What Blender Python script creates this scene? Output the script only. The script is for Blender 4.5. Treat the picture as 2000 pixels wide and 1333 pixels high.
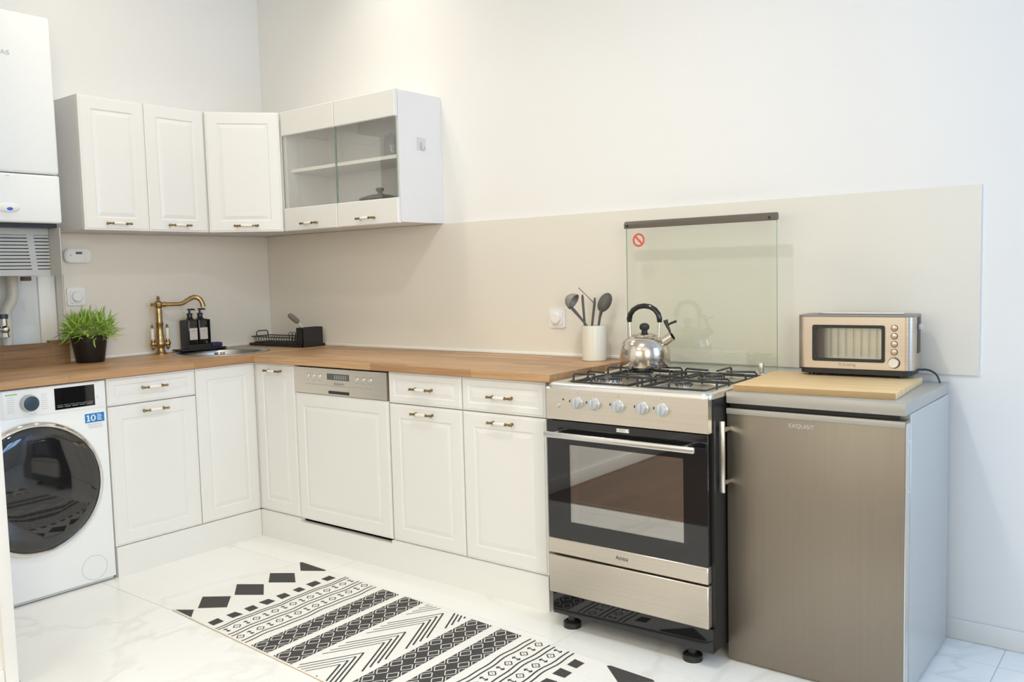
import bpy, bmesh, math, random
from mathutils import Vector, Matrix
random.seed(7)
for o in list(bpy.data.objects): bpy.data.objects.remove(o)
SC = bpy.context.scene; COL = SC.collection
PI = math.pi

# ------------------------------------------------------------------ camera, world, lights, exposure
cam_d = bpy.data.cameras.new('camera'); cam = bpy.data.objects.new('camera', cam_d); COL.objects.link(cam)
yaw, pitch, roll, FOC = 0.6656, -0.0772, -0.0255, 1711.9
f = Vector((-math.sin(yaw)*math.cos(pitch), math.cos(yaw)*math.cos(pitch), math.sin(pitch)))
r = Vector((math.cos(yaw), math.sin(yaw), 0)); u = r.cross(f)
r2 = math.cos(roll)*r + math.sin(roll)*u; u2 = -math.sin(roll)*r + math.cos(roll)*u
cam.matrix_world = Matrix(((r2.x, u2.x, -f.x, 4.1498), (r2.y, u2.y, -f.y, -3.0759), (r2.z, u2.z, -f.z, 1.2288), (0, 0, 0, 1)))
cam_d.sensor_width = 36; cam_d.lens = FOC/2000*36; cam_d.clip_start = 0.02
SC.camera = cam
SC.view_settings.view_transform = 'Standard'; SC.view_settings.look = 'None'
SC.view_settings.gamma = 1; SC.view_settings.use_curve_mapping = False
SC.view_settings.exposure = -0.17
w = bpy.data.worlds.new('world'); SC.world = w; w.use_nodes = True
bg = w.node_tree.nodes['Background']; bg.inputs[0].default_value = (0.97, 0.97, 0.93, 1); bg.inputs[1].default_value = 1.15

def lamp(name, loc, rot, size, power, col, size_y=None, shape='DISK', spread=180):
    d = bpy.data.lights.new(name, 'AREA'); d.shape = shape; d.size = size
    if size_y: d.size_y = size_y
    d.energy = power; d.color = col; d.spread = math.radians(spread)
    o = bpy.data.objects.new(name, d); COL.objects.link(o); o.location = loc; o.rotation_euler = rot
    return o
LAMPS = (
 ('downlight', (1.12, -0.42, 3.09), (0, 0, 0), 0.10, 3.2, (1.0, .94, .84), None, 'DISK', 110),
 ('downlight', (0.88, -1.25, 3.09), (0, 0, 0), 0.14, 6.6, (1.0, .91, .70), None, 'DISK', 158),
 ('downlight', (2.80, -1.72, 3.09), (0, 0, 0), 0.16, 16, (1.0, .985, .91), None, 'DISK', 150),
 ('ceiling_lamp', (2.6, -3.9, 3.05), (0, 0, 0), 0.7, 18, (.95, .97, 1.0), None, 'DISK', 180),
 ('daylight', (5.75, -.65, 1.75), (0, PI/2, 0), 1.7, 46, (.27, .55, 1.0), 1.0, 'RECTANGLE', 180),
 ('daylight', (5.75, -3.85, 1.75), (0, PI/2, 0), 1.7, 116, (1.0, .935, .76), 1.9, 'RECTANGLE', 180),
 ('daylight', (2.9, -6.64, 1.75), (PI/2, 0, 0), 2.6, 34, (1.0, 1.0, .85), 1.7, 'RECTANGLE', 180),  # fill light added behind the camera to brighten the room-facing fronts
)
for L_ in LAMPS: lamp(*L_)

# ------------------------------------------------------------------ materials
def mat(name, base, rough=0.5, metal=0.0, spec=0.5, coat=0.0, noise=None, bump=None, trans=0.0, emis=None, aniso=0.0):
    m = bpy.data.materials.new(name); m.use_nodes = True
    nt = m.node_tree; b = nt.nodes['Principled BSDF']
    b.inputs['Base Color'].default_value = (*base, 1); b.inputs['Roughness'].default_value = rough
    b.inputs['Metallic'].default_value = metal; b.inputs['Specular IOR Level'].default_value = spec
    b.inputs['Coat Weight'].default_value = coat; b.inputs['Coat Roughness'].default_value = 0.08
    b.inputs['Anisotropic'].default_value = aniso
    if trans: b.inputs['Transmission Weight'].default_value = trans
    if noise or bump:
        tc = nt.nodes.new('ShaderNodeTexCoord'); mp = nt.nodes.new('ShaderNodeMapping')
        nt.links.new(tc.outputs['Object'], mp.inputs[0])
        nz = nt.nodes.new('ShaderNodeTexNoise'); nt.links.new(mp.outputs[0], nz.inputs['Vector'])
    if noise:   # (scale xyz, second colour, detail)
        sc, c2, det = noise
        mp.inputs['Scale'].default_value = sc; nz.inputs['Scale'].default_value = 1; nz.inputs['Detail'].default_value = det
        rp = nt.nodes.new('ShaderNodeValToRGB'); rp.color_ramp.elements[0].position = .35; rp.color_ramp.elements[1].position = .65
        rp.color_ramp.elements[0].color = (*base, 1); rp.color_ramp.elements[1].color = (*c2, 1)
        nt.links.new(nz.outputs['Fac'], rp.inputs[0]); nt.links.new(rp.outputs[0], b.inputs['Base Color'])
    if bump:    # (scale, strength, distance)
        if not noise: mp.inputs['Scale'].default_value = (bump[0],)*3; nz.inputs['Scale'].default_value = 1; nz.inputs['Detail'].default_value = 4
        bp = nt.nodes.new('ShaderNodeBump'); bp.inputs['Strength'].default_value = bump[1]; bp.inputs['Distance'].default_value = bump[2]
        nt.links.new(nz.outputs['Fac'], bp.inputs['Height']); nt.links.new(bp.outputs[0], b.inputs['Normal'])
    return m

def glass_mat(name, tint, refl_min=0.04, rough=0.0, refl=1.0):
    m = bpy.data.materials.new(name); m.use_nodes = True; nt = m.node_tree; nt.nodes.clear()
    out = nt.nodes.new('ShaderNodeOutputMaterial'); mx = nt.nodes.new('ShaderNodeMixShader')
    tr = nt.nodes.new('ShaderNodeBsdfTransparent'); tr.inputs[0].default_value = (*tint, 1)
    gl = nt.nodes.new('ShaderNodeBsdfGlossy'); gl.inputs['Roughness'].default_value = rough; gl.inputs[0].default_value = (.9, .9, .9, 1)
    lf = nt.nodes.new('ShaderNodeLayerWeight'); lf.inputs[0].default_value = .5
    lw = nt.nodes.new('ShaderNodeMath'); lw.operation = 'POWER'; lw.inputs[1].default_value = 5; nt.links.new(lf.outputs['Facing'], lw.inputs[0])
    ma = nt.nodes.new('ShaderNodeMath'); ma.operation = 'MULTIPLY_ADD'; ma.inputs[1].default_value = refl; ma.inputs[2].default_value = refl_min
    ma.use_clamp = True
    nt.links.new(lw.outputs[0], ma.inputs[0]); nt.links.new(ma.outputs[0], mx.inputs[0])
    nt.links.new(tr.outputs[0], mx.inputs[1]); nt.links.new(gl.outputs[0], mx.inputs[2]); nt.links.new(mx.outputs[0], out.inputs[0])
    return m

def wood_mat(name, c1, c2, rot, row=0.045, length=0.55, rough=0.4, grain=0.35, dark=(.10, .05, .025)):
    """staves of varied tone running along local x (rot turns them), with stretched grain"""
    m = bpy.data.materials.new(name); m.use_nodes = True; nt = m.node_tree; b = nt.nodes['Principled BSDF']
    b.inputs['Roughness'].default_value = rough
    tc = nt.nodes.new('ShaderNodeTexCoord'); mp = nt.nodes.new('ShaderNodeMapping'); mp.inputs['Rotation'].default_value = rot
    nt.links.new(tc.outputs['Object'], mp.inputs[0])
    br = nt.nodes.new('ShaderNodeTexBrick'); br.inputs['Scale'].default_value = 1; br.inputs['Mortar Size'].default_value = 0.0004
    br.inputs['Brick Width'].default_value = length; br.inputs['Row Height'].default_value = row
    br.inputs['Color1'].default_value = (*c1, 1); br.inputs['Color2'].default_value = (*c2, 1)
    br.inputs['Mortar'].default_value = (*[x*.55 for x in c2], 1); br.offset = .37
    nt.links.new(mp.outputs[0], br.inputs['Vector'])
    mp2 = nt.nodes.new('ShaderNodeMapping'); mp2.inputs['Scale'].default_value = (5, 130, 130); nt.links.new(mp.outputs[0], mp2.inputs[0])
    nz = nt.nodes.new('ShaderNodeTexNoise'); nz.inputs['Scale'].default_value = 1; nz.inputs['Detail'].default_value = 5
    nt.links.new(mp2.outputs[0], nz.inputs['Vector'])
    rp = nt.nodes.new('ShaderNodeValToRGB'); rp.color_ramp.elements[0].position = .42; rp.color_ramp.elements[1].position = .75
    rp.color_ramp.elements[0].color = (0, 0, 0, 1); rp.color_ramp.elements[1].color = (grain, grain, grain, 1)
    nt.links.new(nz.outputs['Fac'], rp.inputs[0])
    mx = nt.nodes.new('ShaderNodeMixRGB'); mx.inputs[2].default_value = (*dark, 1)
    nt.links.new(rp.outputs[0], mx.inputs[0]); nt.links.new(br.outputs['Color'], mx.inputs[1]); nt.links.new(mx.outputs[0], b.inputs['Base Color'])
    return m

def marble_mat():
    m = bpy.data.materials.new('marble_tile'); m.use_nodes = True; nt = m.node_tree; b = nt.nodes['Principled BSDF']
    b.inputs['Roughness'].default_value = .22
    tc = nt.nodes.new('ShaderNodeTexCoord')
    n1 = nt.nodes.new('ShaderNodeTexNoise'); n1.inputs['Scale'].default_value = 1.3; n1.inputs['Detail'].default_value = 6; n1.inputs['Distortion'].default_value = 1.2
    nt.links.new(tc.outputs['Object'], n1.inputs['Vector'])
    # thin veins where the noise crosses one half
    s = nt.nodes.new('ShaderNodeMath'); s.operation = 'SUBTRACT'; s.inputs[1].default_value = .5; nt.links.new(n1.outputs['Fac'], s.inputs[0])
    a = nt.nodes.new('ShaderNodeMath'); a.operation = 'ABSOLUTE'; nt.links.new(s.outputs[0], a.inputs[0])
    rp = nt.nodes.new('ShaderNodeValToRGB'); rp.color_ramp.elements[0].position = 0; rp.color_ramp.elements[1].position = .028
    rp.color_ramp.elements[0].color = (.76, .745, .70, 1); rp.color_ramp.elements[1].color = (.92, .915, .89, 1)
    nt.links.new(a.outputs[0], rp.inputs[0])
    n2 = nt.nodes.new('ShaderNodeTexNoise'); n2.inputs['Scale'].default_value = 2.2; n2.inputs['Detail'].default_value = 3
    nt.links.new(tc.outputs['Object'], n2.inputs['Vector'])
    mx = nt.nodes.new('ShaderNodeMixRGB'); mx.inputs[2].default_value = (.92, .915, .89, 1)
    nt.links.new(n2.outputs['Fac'], mx.inputs[0]); nt.links.new(rp.outputs[0], mx.inputs[1]); nt.links.new(mx.outputs[0], b.inputs['Base Color'])
    return m

M = {}
M['wall'] = mat('wall_paint', (.86, .85, .83), .7, bump=(60, .02, .002))
M['ceil'] = mat('ceiling_paint', (.86, .86, .85), .8)
M['splash'] = mat('greige_splash_panel', (.79, .75, .67), .22, spec=.35)
M['white'] = mat('white_lacquer', (.82, .81, .785), .32, spec=.4)
M['carc'] = mat('white_carcass', (.80, .79, .79), .45)
M['trim'] = mat('white_trim', (.86, .85, .82), .4)
M['wplast'] = mat('white_plastic', (.84, .84, .83), .35)
M['wapp'] = mat('white_enamel', (.87, .885, .89), .22)
M['ivory'] = mat('ivory_plastic', (.82, .80, .74), .35)
M['grey'] = mat('grey_painted_metal', (.52, .53, .51), .45, noise=((400, 400, 400), (.58, .58, .56), 1))
M['steel'] = mat('brushed_steel', (.70, .64, .55), .36, 1.0, noise=((1.5, 1.5, 500), (.75, .69, .595), 2))
M['steelv'] = mat('inox_front', (.27, .232, .185), .42, .85, noise=((420, 420, 1.5), (.29, .25, .202), 2))
M['inoxside'] = mat('silver_painted_metal', (.53, .53, .505), .32, .30)
M['lidgrey'] = mat('warm_grey_lid', (.43, .405, .355), .35, .15)
M['chrome'] = mat('polished_steel', (.80, .78, .74), .06, 1.0)
M['kettle'] = mat('kettle_steel', (.64, .58, .50), .17, 1.0)
M['sink'] = mat('satin_sink_steel', (.50, .49, .46), .32, 1.0)
M['toast'] = mat('warm_brushed_steel', (.58, .49, .40), .30, 1.0, noise=((1.5, 1.5, 500), (.64, .55, .45), 2))
M['alu'] = mat('satin_aluminium', (.76, .75, .72), .25, 1.0)
M['knob'] = mat('silver_plastic', (.52, .53, .53), .34, .25)
M['bglass'] = mat('black_glass', (.008, .008, .009), .03, spec=.6)
M['bplast'] = mat('black_plastic', (.014, .014, .015), .4)
M['bsat'] = mat('black_satin_metal', (.018, .018, .018), .38)
M['enamel'] = mat('black_enamel_iron', (.022, .022, .022), .35)
M['cavity'] = mat('dark_enamel', (.05, .04, .035), .35)
M['brass'] = mat('antique_brass', (.50, .365, .18), .30, 1.0, noise=((60, 60, 60), (.39, .275, .13), 3))
M['hbrass'] = mat('handle_brass', (.27, .19, .085), .34, 1.0)
M['ceramic'] = mat('cream_ceramic', (.86, .83, .76), .15, coat=.5)
M['cream'] = mat('cream_stoneware', (.74, .70, .60), .35)
M['oak_l'] = wood_mat('worktop_wood_left', (.62, .38, .195), (.40, .215, .10), (0, 0, PI/2))
M['oak_r'] = wood_mat('worktop_wood_back', (.62, .38, .195), (.40, .215, .10), (0, 0, 0))
M['plank'] = wood_mat('plank_wood', (.33, .19, .085), (.21, .115, .048), (0, -PI/2, -PI/2), row=.037, length=.30, grain=.55)
M['bamboo'] = wood_mat('bamboo_board', (.84, .60, .31), (.78, .53, .25), (0, 0, 0), row=.03, length=.9, grain=.18, dark=(.5, .3, .12), rough=.45)
M['parquet'] = wood_mat('parquet', (.17, .075, .035), (.11, .048, .022), (0, 0, PI/2), row=.09, length=.8, rough=.35, grain=.3, dark=(.05, .02, .01))
M['tile'] = marble_mat()
M['grout'] = mat('grout', (.60, .58, .53), .8)
M['glass'] = glass_mat('cabinet_glass', (1.0, 1.0, .99), .09)
M['gedge'] = mat('green_glass_edge', (.30, .40, .33), .15)
M['bar'] = mat('grey_brown_metal', (.135, .115, .09), .4, .3)
M['lid'] = glass_mat('hob_lid_glass', (.945, .955, .925), .035)
M['oveng'] = glass_mat('oven_pane', (.75, .70, .62), .30, .02)
M['washg'] = mat('tinted_porthole', (.012, .012, .013), .04, spec=.9)
M['clear'] = glass_mat('clear_plastic', (.965, .965, .97), .03)
M['cglass'] = glass_mat('clear_jar_glass', (.92, .93, .92), .05)
M['leaf'] = mat('green_leaf', (.30, .50, .06), .45, noise=((40, 40, 40), (.15, .33, .03), 2))
M['leaf2'] = mat('highlight_leaf', (.52, .68, .16), .45, noise=((40, 40, 40), (.34, .52, .08), 2))  # paler yellow-green leaves: foliage highlights put into the colour
M['soil'] = mat('dark_soil', (.03, .022, .015), .9)
M['pot'] = mat('black_planter', (.009, .008, .008), .38)
M['label'] = mat('cream_label', (.66, .61, .55), .5)
M['print'] = mat('grey_print', (.30, .29, .28), .5)
M['lprint'] = mat('light_print', (.55, .55, .56), .5)
M['wprint'] = mat('white_print', (.82, .82, .80), .5)
M['fprint'] = mat('faint_print', (.72, .71, .64), .5)
M['bprint'] = mat('black_print', (.02, .02, .02), .5)
M['blue'] = mat('blue_sticker', (.005, .21, .60), .35)
M['button'] = mat('blue_button', (.03, .12, .75), .25)
M['green'] = mat('green_print', (.40, .62, .12), .5)
M['red'] = mat('red_print', (.72, .09, .06), .45)
M['dknob'] = mat('dark_knob_face', (.03, .055, .085), .3)
M['lcd'] = mat('lcd_glass', (.10, .11, .105), .2)
M['lcdseg'] = mat('lcd_segments', (.30, .34, .34), .3)
M['navy'] = mat('navy_sponge', (.035, .035, .10), .9, bump=(300, .3, .002))
M['greyb'] = mat('grey_bristle', (.20, .17, .14), .9, bump=(400, .4, .003))
M['util'] = mat('dark_grey_nylon', (.085, .08, .072), .42)
M['util2'] = mat('light_grey_nylon', (.25, .235, .205), .42)
M['rug'] = mat('rug_cotton', (.90, .88, .835), .95, noise=((300, 120, 300), (.83, .81, .765), 3))
M['rugd'] = mat('rug_black_weave', (.048, .044, .043), .95, noise=((300, 120, 300), (.075, .07, .067), 3))
M['rugedge'] = mat('rug_backing', (.50, .38, .25), .9)
M['copper'] = mat('brown_fitting', (.16, .075, .045), .5)
M['pipe'] = mat('cream_pipe', (.78, .76, .68), .4)
M['nichew'] = mat('niche_paint', (.78, .81, .82), .7)

# ------------------------------------------------------------------ mesh builder
class MB:
    def __init__(s): s.bm = bmesh.new()
    def _f(s, vs, m=0, smooth=False):
        try:
            fc = s.bm.faces.new(vs); fc.material_index = m; fc.smooth = smooth; return fc
        except ValueError: return None
    def box(s, x0, x1, y0, y1, z0, z1, m=0, bev=0, seg=2):
        x0, x1 = min(x0, x1), max(x0, x1); y0, y1 = min(y0, y1), max(y0, y1); z0, z1 = min(z0, z1), max(z0, z1)
        v = [s.bm.verts.new(p) for p in ((x0,y0,z0),(x1,y0,z0),(x1,y1,z0),(x0,y1,z0),(x0,y0,z1),(x1,y0,z1),(x1,y1,z1),(x0,y1,z1))]
        fs = [s._f([v[i] for i in q], m) for q in ((3,2,1,0),(4,5,6,7),(0,1,5,4),(1,2,6,5),(2,3,7,6),(3,0,4,7))]
        if bev:
            es = {e for fc in fs for e in fc.edges}
            res = bmesh.ops.bevel(s.bm, geom=list(es), offset=bev, segments=seg, affect='EDGES', profile=.5)
            for fc in res['faces']: fc.smooth = True; fc.material_index = m
        return s
    def tube(s, pts, rad, n=8, m=0, closed=False, caps=True, flat=None):
        pts = [Vector(p) for p in pts]; N = len(pts)
        rads = rad if isinstance(rad, (list, tuple)) else [rad]*N
        rings = []; prev = None
        for i, p in enumerate(pts):
            a = pts[(i-1) % N] if (closed or i) else pts[i]; b = pts[(i+1) % N] if (closed or i < N-1) else pts[i]
            t = (b-a).normalized()
            if prev is None:
                up = Vector((0, 0, 1)) if abs(t.z) < .9 else Vector((1, 0, 0)); nn = (up - t*up.dot(t)).normalized()
            else:
                nn = prev - t*prev.dot(t); nn = nn.normalized() if nn.length > 1e-6 else t.orthogonal().normalized()
            prev = nn; bb = t.cross(nn)
            fl = flat if flat else 1
            rings.append([s.bm.verts.new(p + rads[i]*(math.cos(2*PI*k/n)*nn*fl + math.sin(2*PI*k/n)*bb)) for k in range(n)])
        for i in range(N if closed else N-1):
            A, B = rings[i], rings[(i+1) % N]
            for k in range(n): s._f([A[k], A[(k+1) % n], B[(k+1) % n], B[k]], m, True)
        if caps and not closed: s._f(rings[0][::-1], m); s._f(rings[-1], m)
        return s
    def lathe(s, prof, c=(0,0,0), axis=(0,0,1), n=24, m=0, mats=None, smooth=True, cap=True, ref=None):
        ax = Vector(axis).normalized(); e1 = Vector(ref).normalized() if ref else ax.orthogonal().normalized(); e2 = ax.cross(e1); c = Vector(c)
        rings = []
        for (rr, h) in prof:
            if rr < 1e-6: rings.append([s.bm.verts.new(c + ax*h)])
            else: rings.append([s.bm.verts.new(c + ax*h + rr*(math.cos(2*PI*k/n)*e1 + math.sin(2*PI*k/n)*e2)) for k in range(n)])
        for i in range(len(prof)-1):
            A, B = rings[i], rings[i+1]; mi = mats[i] if mats else m
            for k in range(n):
                k2 = (k+1) % n
                if len(A) == 1 and len(B) == 1: continue
                if len(A) == 1: s._f([A[0], B[k2], B[k]], mi, smooth)
                elif len(B) == 1: s._f([A[k], A[k2], B[0]], mi, smooth)
                else: s._f([A[k], A[k2], B[k2], B[k]], mi, smooth)
        if cap:
            if len(rings[0]) > 1: s._f(rings[0][::-1], mats[0] if mats else m)
            if len(rings[-1]) > 1: s._f(rings[-1], mats[-1] if mats else m)
        return s
    def prism(s, poly, d0, d1, P, m=0, smooth=False):
        """poly: list of (a, b); P(a, b, d) gives the point"""
        A = [s.bm.verts.new(P(a, b, d0)) for a, b in poly]; B = [s.bm.verts.new(P(a, b, d1)) for a, b in poly]
        s._f(A[::-1], m); s._f(B, m); n = len(poly)
        for k in range(n): s._f([A[k], A[(k+1) % n], B[(k+1) % n], B[k]], m, smooth)
        return s
    def quad(s, pts, m=0):
        s._f([s.bm.verts.new(p) for p in pts], m); return s
    def loops(s, P, w, h, lp, m=0, back=True):
        """nested rectangles (inset, depth) from the back edge to the middle of a panel w x h"""
        R = []
        for (i, d) in lp: R.append([s.bm.verts.new(P(a, b, d)) for a, b in ((i, i), (w-i, i), (w-i, h-i), (i, h-i))])
        if back: s._f(R[0][::-1], m)
        for A, B in zip(R, R[1:]):
            for k in range(4): s._f([A[k], A[(k+1) % 4], B[(k+1) % 4], B[k]], m)
        s._f(R[-1], m); return s
    def sphere(s, c, rr, n=16, m=0, sc=(1,1,1)):
        g = bmesh.ops.create_uvsphere(s.bm, u_segments=n, v_segments=max(6, n//2), radius=rr)
        for v in g['verts']: v.co = Vector((v.co.x*sc[0]+c[0], v.co.y*sc[1]+c[1], v.co.z*sc[2]+c[2]))
        for v in g['verts']:
            for fc in v.link_faces: fc.smooth = True; fc.material_index = m
        return s
    def xf(s, mtx): s.bm.transform(mtx); return s

INV = {}   # root name -> world-to-local matrix
def rootname(o):
    while o.parent: o = o.parent
    return o.name
def build(name, mb, mats, parent=None, local=False, angle=38, fix=True):
    if parent is not None and not local: mb.bm.transform(INV[rootname(parent)])
    if fix: bmesh.ops.recalc_face_normals(mb.bm, faces=mb.bm.faces[:])
    me = bpy.data.meshes.new(name); mb.bm.to_mesh(me); mb.bm.free()
    for mm in (mats if isinstance(mats, (list, tuple)) else [mats]): me.materials.append(M[mm])
    if any(p.use_smooth for p in me.polygons): me.set_sharp_from_angle(angle=math.radians(angle))
    o = bpy.data.objects.new(name, me); COL.objects.link(o)
    if parent is not None: o.parent = parent
    return o
def tag(o, label, cat, group=None):
    o['label'] = label; o['category'] = cat
    if group: o['group'] = group
    return o
def thing(name, label, cat, loc=(0,0,0), rz=0, group=None):
    o = bpy.data.objects.new(name, None); COL.objects.link(o); o.empty_display_size = .05
    o.location = loc; o.rotation_euler = (0, 0, rz); tag(o, label, cat, group)
    INV[o.name] = (Matrix.Translation(loc) @ Matrix.Rotation(rz, 4, 'Z')).inverted()
    return o
def struct(name, mb, m, parent=None):
    o = build(name, mb, m)
    if parent is None: o['kind'] = 'structure'; INV[o.name] = Matrix.Identity(4)
    else: o.parent = parent
    return o
def dup(o, parent, mtx):
    c = o.copy(); COL.objects.link(c); c.parent = parent; c.matrix_local = mtx; return c
def PB(x0, z0, y):   return lambda a, b, d: (x0+a, y-d, z0+b)      # faces the room from the back wall
def PL(y0, z0, x):   return lambda a, b, d: (x+d, y0+a, z0+b)      # faces the room from the left wall
def text(name, body, h, c, facing, m, parent, width=None, d=0.0006, label=None, italic=0, bold=0, rz=0):
    cu = bpy.data.curves.new(name, 'FONT'); cu.body = body; cu.align_x = 'CENTER'; cu.align_y = 'CENTER'; cu.size = 1; cu.extrude = 0; cu.shear = italic; cu.offset = bold
    to = bpy.data.objects.new('tmp', cu); COL.objects.link(to)
    dg = bpy.context.evaluated_depsgraph_get(); me = bpy.data.meshes.new_from_object(to.evaluated_get(dg))
    bpy.data.objects.remove(to)
    xs = [v.co.x for v in me.vertices]; ys = [v.co.y for v in me.vertices]
    mx, my = (min(xs)+max(xs))/2, (min(ys)+max(ys))/2; sy = h/(max(ys)-min(ys)); sx = width/(max(xs)-min(xs)) if width else sy
    bm = bmesh.new(); bm.from_mesh(me); bpy.data.meshes.remove(me)
    S = Matrix.Diagonal((sx, sy, 1, 1)) @ Matrix.Translation((-mx, -my, 0))
    B = Matrix(((1,0,0),(0,0,-1),(0,1,0))).to_4x4()               # x along +x, up z, facing -y
    if facing == 'left': B = Matrix.Rotation(PI/2, 4, 'Z') @ B     # facing +x
    n = B @ Vector((0, 0, 1))
    bm.transform(Matrix.Translation(Vector(c) + n*d) @ Matrix.Rotation(rz, 4, 'Z') @ B @ S)
    mb = MB(); mb.bm.free(); mb.bm = bm
    o = build(name, mb, m, parent, fix=False)
    if label: o['label'] = label
    return o

# ------------------------------------------------------------------ setting
DB, DL, HC = 0.569, 0.623, 0.870          # door planes of the two runs, worktop height
H = 3.1
b = MB(); b.box(-.2, 5.6, 0, .12, -.05, H); wall_back = struct('wall_back', b, 'wall')
b = MB(); b.box(-.3, 0, -1.153, 0, -.05, H); b.box(-.3, 0, -2.2, -1.153, 1.50, H); b.box(-.3, 0, -2.2, -1.153, -.05, .838); b.box(-.3, -.08, -2.2, -1.153, .838, 1.50)
b.box(-.3, 0, -2.2, -1.76, .838, 1.5); b.box(-.3, 0, -6.5, -2.2, -.05, H)
struct('wall_left', b, 'wall')
b = MB(); b.box(0, 1.335, -2.12, -2.0, 0, H); b.box(4.6, 5.6, -2.12, -2.0, 0, H); b.box(1.335, 4.6, -2.12, -2.0, 2.65, H); struct('wall_front', b, 'wall')
b = MB(); b.box(1.31, 1.352, -2.022, -1.985, 0, 2.65, 0, .003); struct('trim_1', b, 'trim')
b = MB(); b.box(1.20, 1.335, -6.5, -2.121, 0, H); struct('wall_hall', b, 'wall')
b = MB(); b.box(1.3355, 1.348, -6.49, -2.0225, 0, .075, 0, .003); struct('baseboard_hall', b, 'trim')
b = MB()
for (y0, y1, z0, z1) in ((-6.5, -4.8, 0, H), (-4.8, -2.9, 0, .85), (-4.8, -2.9, 2.65, H), (-2.9, -1.15, 0, H), (-1.15, -.15, 0, .85), (-1.15, -.15, 2.65, H), (-.15, .12, 0, H)): b.box(5.6, 5.72, y0, y1, z0, z1)
struct('wall_right', b, 'wall')
for i, (y0, y1) in enumerate(((-1.15, -.15), (-4.8, -2.9))):
    b = MB()
    for (a0, a1, z0, z1) in ((y0, y0+.06, .85, 2.65), (y1-.06, y1, .85, 2.65), (y0, y1, .85, .92), (y0, y1, 2.58, 2.65), ((y0+y1)/2-.04, (y0+y1)/2+.04, .92, 2.58)): b.box(5.63, 5.69, a0, a1, z0, z1)
    struct('window_%d' % (i+1), b, 'trim')
b = MB()
for (x0, x1, z0, z1) in ((-.3, 1.6, 0, H), (1.6, 4.2, 0, .85), (1.6, 4.2, 2.65, H), (4.2, 5.72, 0, H)): b.box(x0, x1, -6.62, -6.5, z0, z1)
struct('wall_rear', b, 'wall')
b = MB()
for (x0, x1, z0, z1) in ((1.6, 1.66, .85, 2.65), (4.14, 4.2, .85, 2.65), (1.66, 4.14, .85, .92), (1.66, 4.14, 2.58, 2.65), (2.86, 2.94, .92, 2.58)): b.box(x0, x1, -6.59, -6.53, z0, z1)
struct('window_3', b, 'trim')  # unseen window, added in the rear wall for frontal fill
b = MB(); b.box(-.3, 5.72, -6.62, .12, H, H+.1); struct('ceiling', b, 'ceil')
b = MB(); b.box(-.3, 5.6, -2.06, 0, -.10, -.0015); floor = struct('floor', b, 'grout')
XS = [-.08, .1, 1.3, 2.5, 3.7, 4.9, 5.6]; YS = [0, -.16, -.76, -1.36, -1.96, -2.06]
for i in range(6):
    for j in range(5):
        b = MB(); g = .0012; b.box(XS[i]+g, XS[i+1]-g, YS[j+1]+g, YS[j]-g, -.012, 0)
        struct('tile', b, 'tile', floor)
b = MB(); b.box(-.3, 5.72, -6.5, -2.06, -.10, 0); struct('floor_hall', b, 'parquet')
b = MB(); b.box(3.05, 5.6, -.014, 0, 0, .066, 0, .004); struct('baseboard_back', b, 'trim')

# splash panels and the white strip above the worktop
b = MB(); b.box(.010, 3.61, -.008, -.0005, .868, 1.468); tag(build('backsplash_panel', b, 'splash'), 'long greige wall panel behind the stove and toaster along the back wall', 'backsplash')
b = MB(); b.box(.0005, .008, -1.15, -.0005, .868, 1.464); tag(build('backsplash_panel', b, 'splash'), 'shorter greige wall panel behind the brass faucet on the left wall', 'backsplash')
b = MB(); b.box(.0085, 2.36, -.018, -.0085, HC, HC+.014, 0, .003); struct('trim_2', b, 'trim')
b = MB(); b.box(.0085, .018, -1.15, -.0185, HC, HC+.014, 0, .003); struct('trim_3', b, 'trim')

# ------------------------------------------------------------------ handles
def handle_mesh():
    mb = MB(); z = 0; yb = -.022
    prof = [(0, -.060), (.0045, -.0595), (.0062, -.056), (.0045, -.052), (.0036, -.049), (.0052, -.045), (.0036, -.041), (.0034, -.036), (.0058, -.031), (.0060, -.027)]
    bow = lambda t: yb
    mb.lathe(prof, (0, yb, 0), (1, 0, 0), 10, 0); mb.lathe([(rr, -h) for rr, h in prof[::-1]], (0, yb, 0), (1, 0, 0), 10, 0)
    mb.lathe([(.0052, -.027), (.0066, -.020), (.0073, 0), (.0066, .020), (.0052, .027)], (0, yb, 0), (1, 0, 0), 12, 1)
    for sx in (-1, 1):
        mb.lathe([(.0058, 0), (.0045, -.004), (.0036, -.010), (.0042, yb)], (sx*.045, 0, 0), (0, 1, 0), 10, 0)
    return mb
HANDLE = None
def handle(door, pos, rz):
    global HANDLE
    root = rootname(door); mtx = INV[root] @ Matrix.Translation(pos) @ Matrix.Rotation(rz, 4, 'Z')
    if HANDLE is None:
        HANDLE = build('handle', handle_mesh(), ['hbrass', 'ceramic'], door, local=True); HANDLE.matrix_local = mtx
        HANDLE['label'] = 'turned brass handle with a cream ceramic grip'; return HANDLE
    return dup(HANDLE, door, mtx)

LIP = [(0, -.018), (0, -.0045), (.002, -.0022), (.007, -.0022), (.0095, 0)]
def front(name, P, w, h, parent, m=.055, groove=True, lip=True):
    lp = list(LIP) if lip else [(0, -.018), (0, -.003), (.003, 0)]
    if groove: lp += [(m, 0), (m+.004, -.0032), (m+.008, -.0032), (m+.024, 0)]
    b = MB(); b.loops(P, w, h, lp); return build(name, b, 'white', parent)

# ------------------------------------------------------------------ base cabinets
G = .0015
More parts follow.
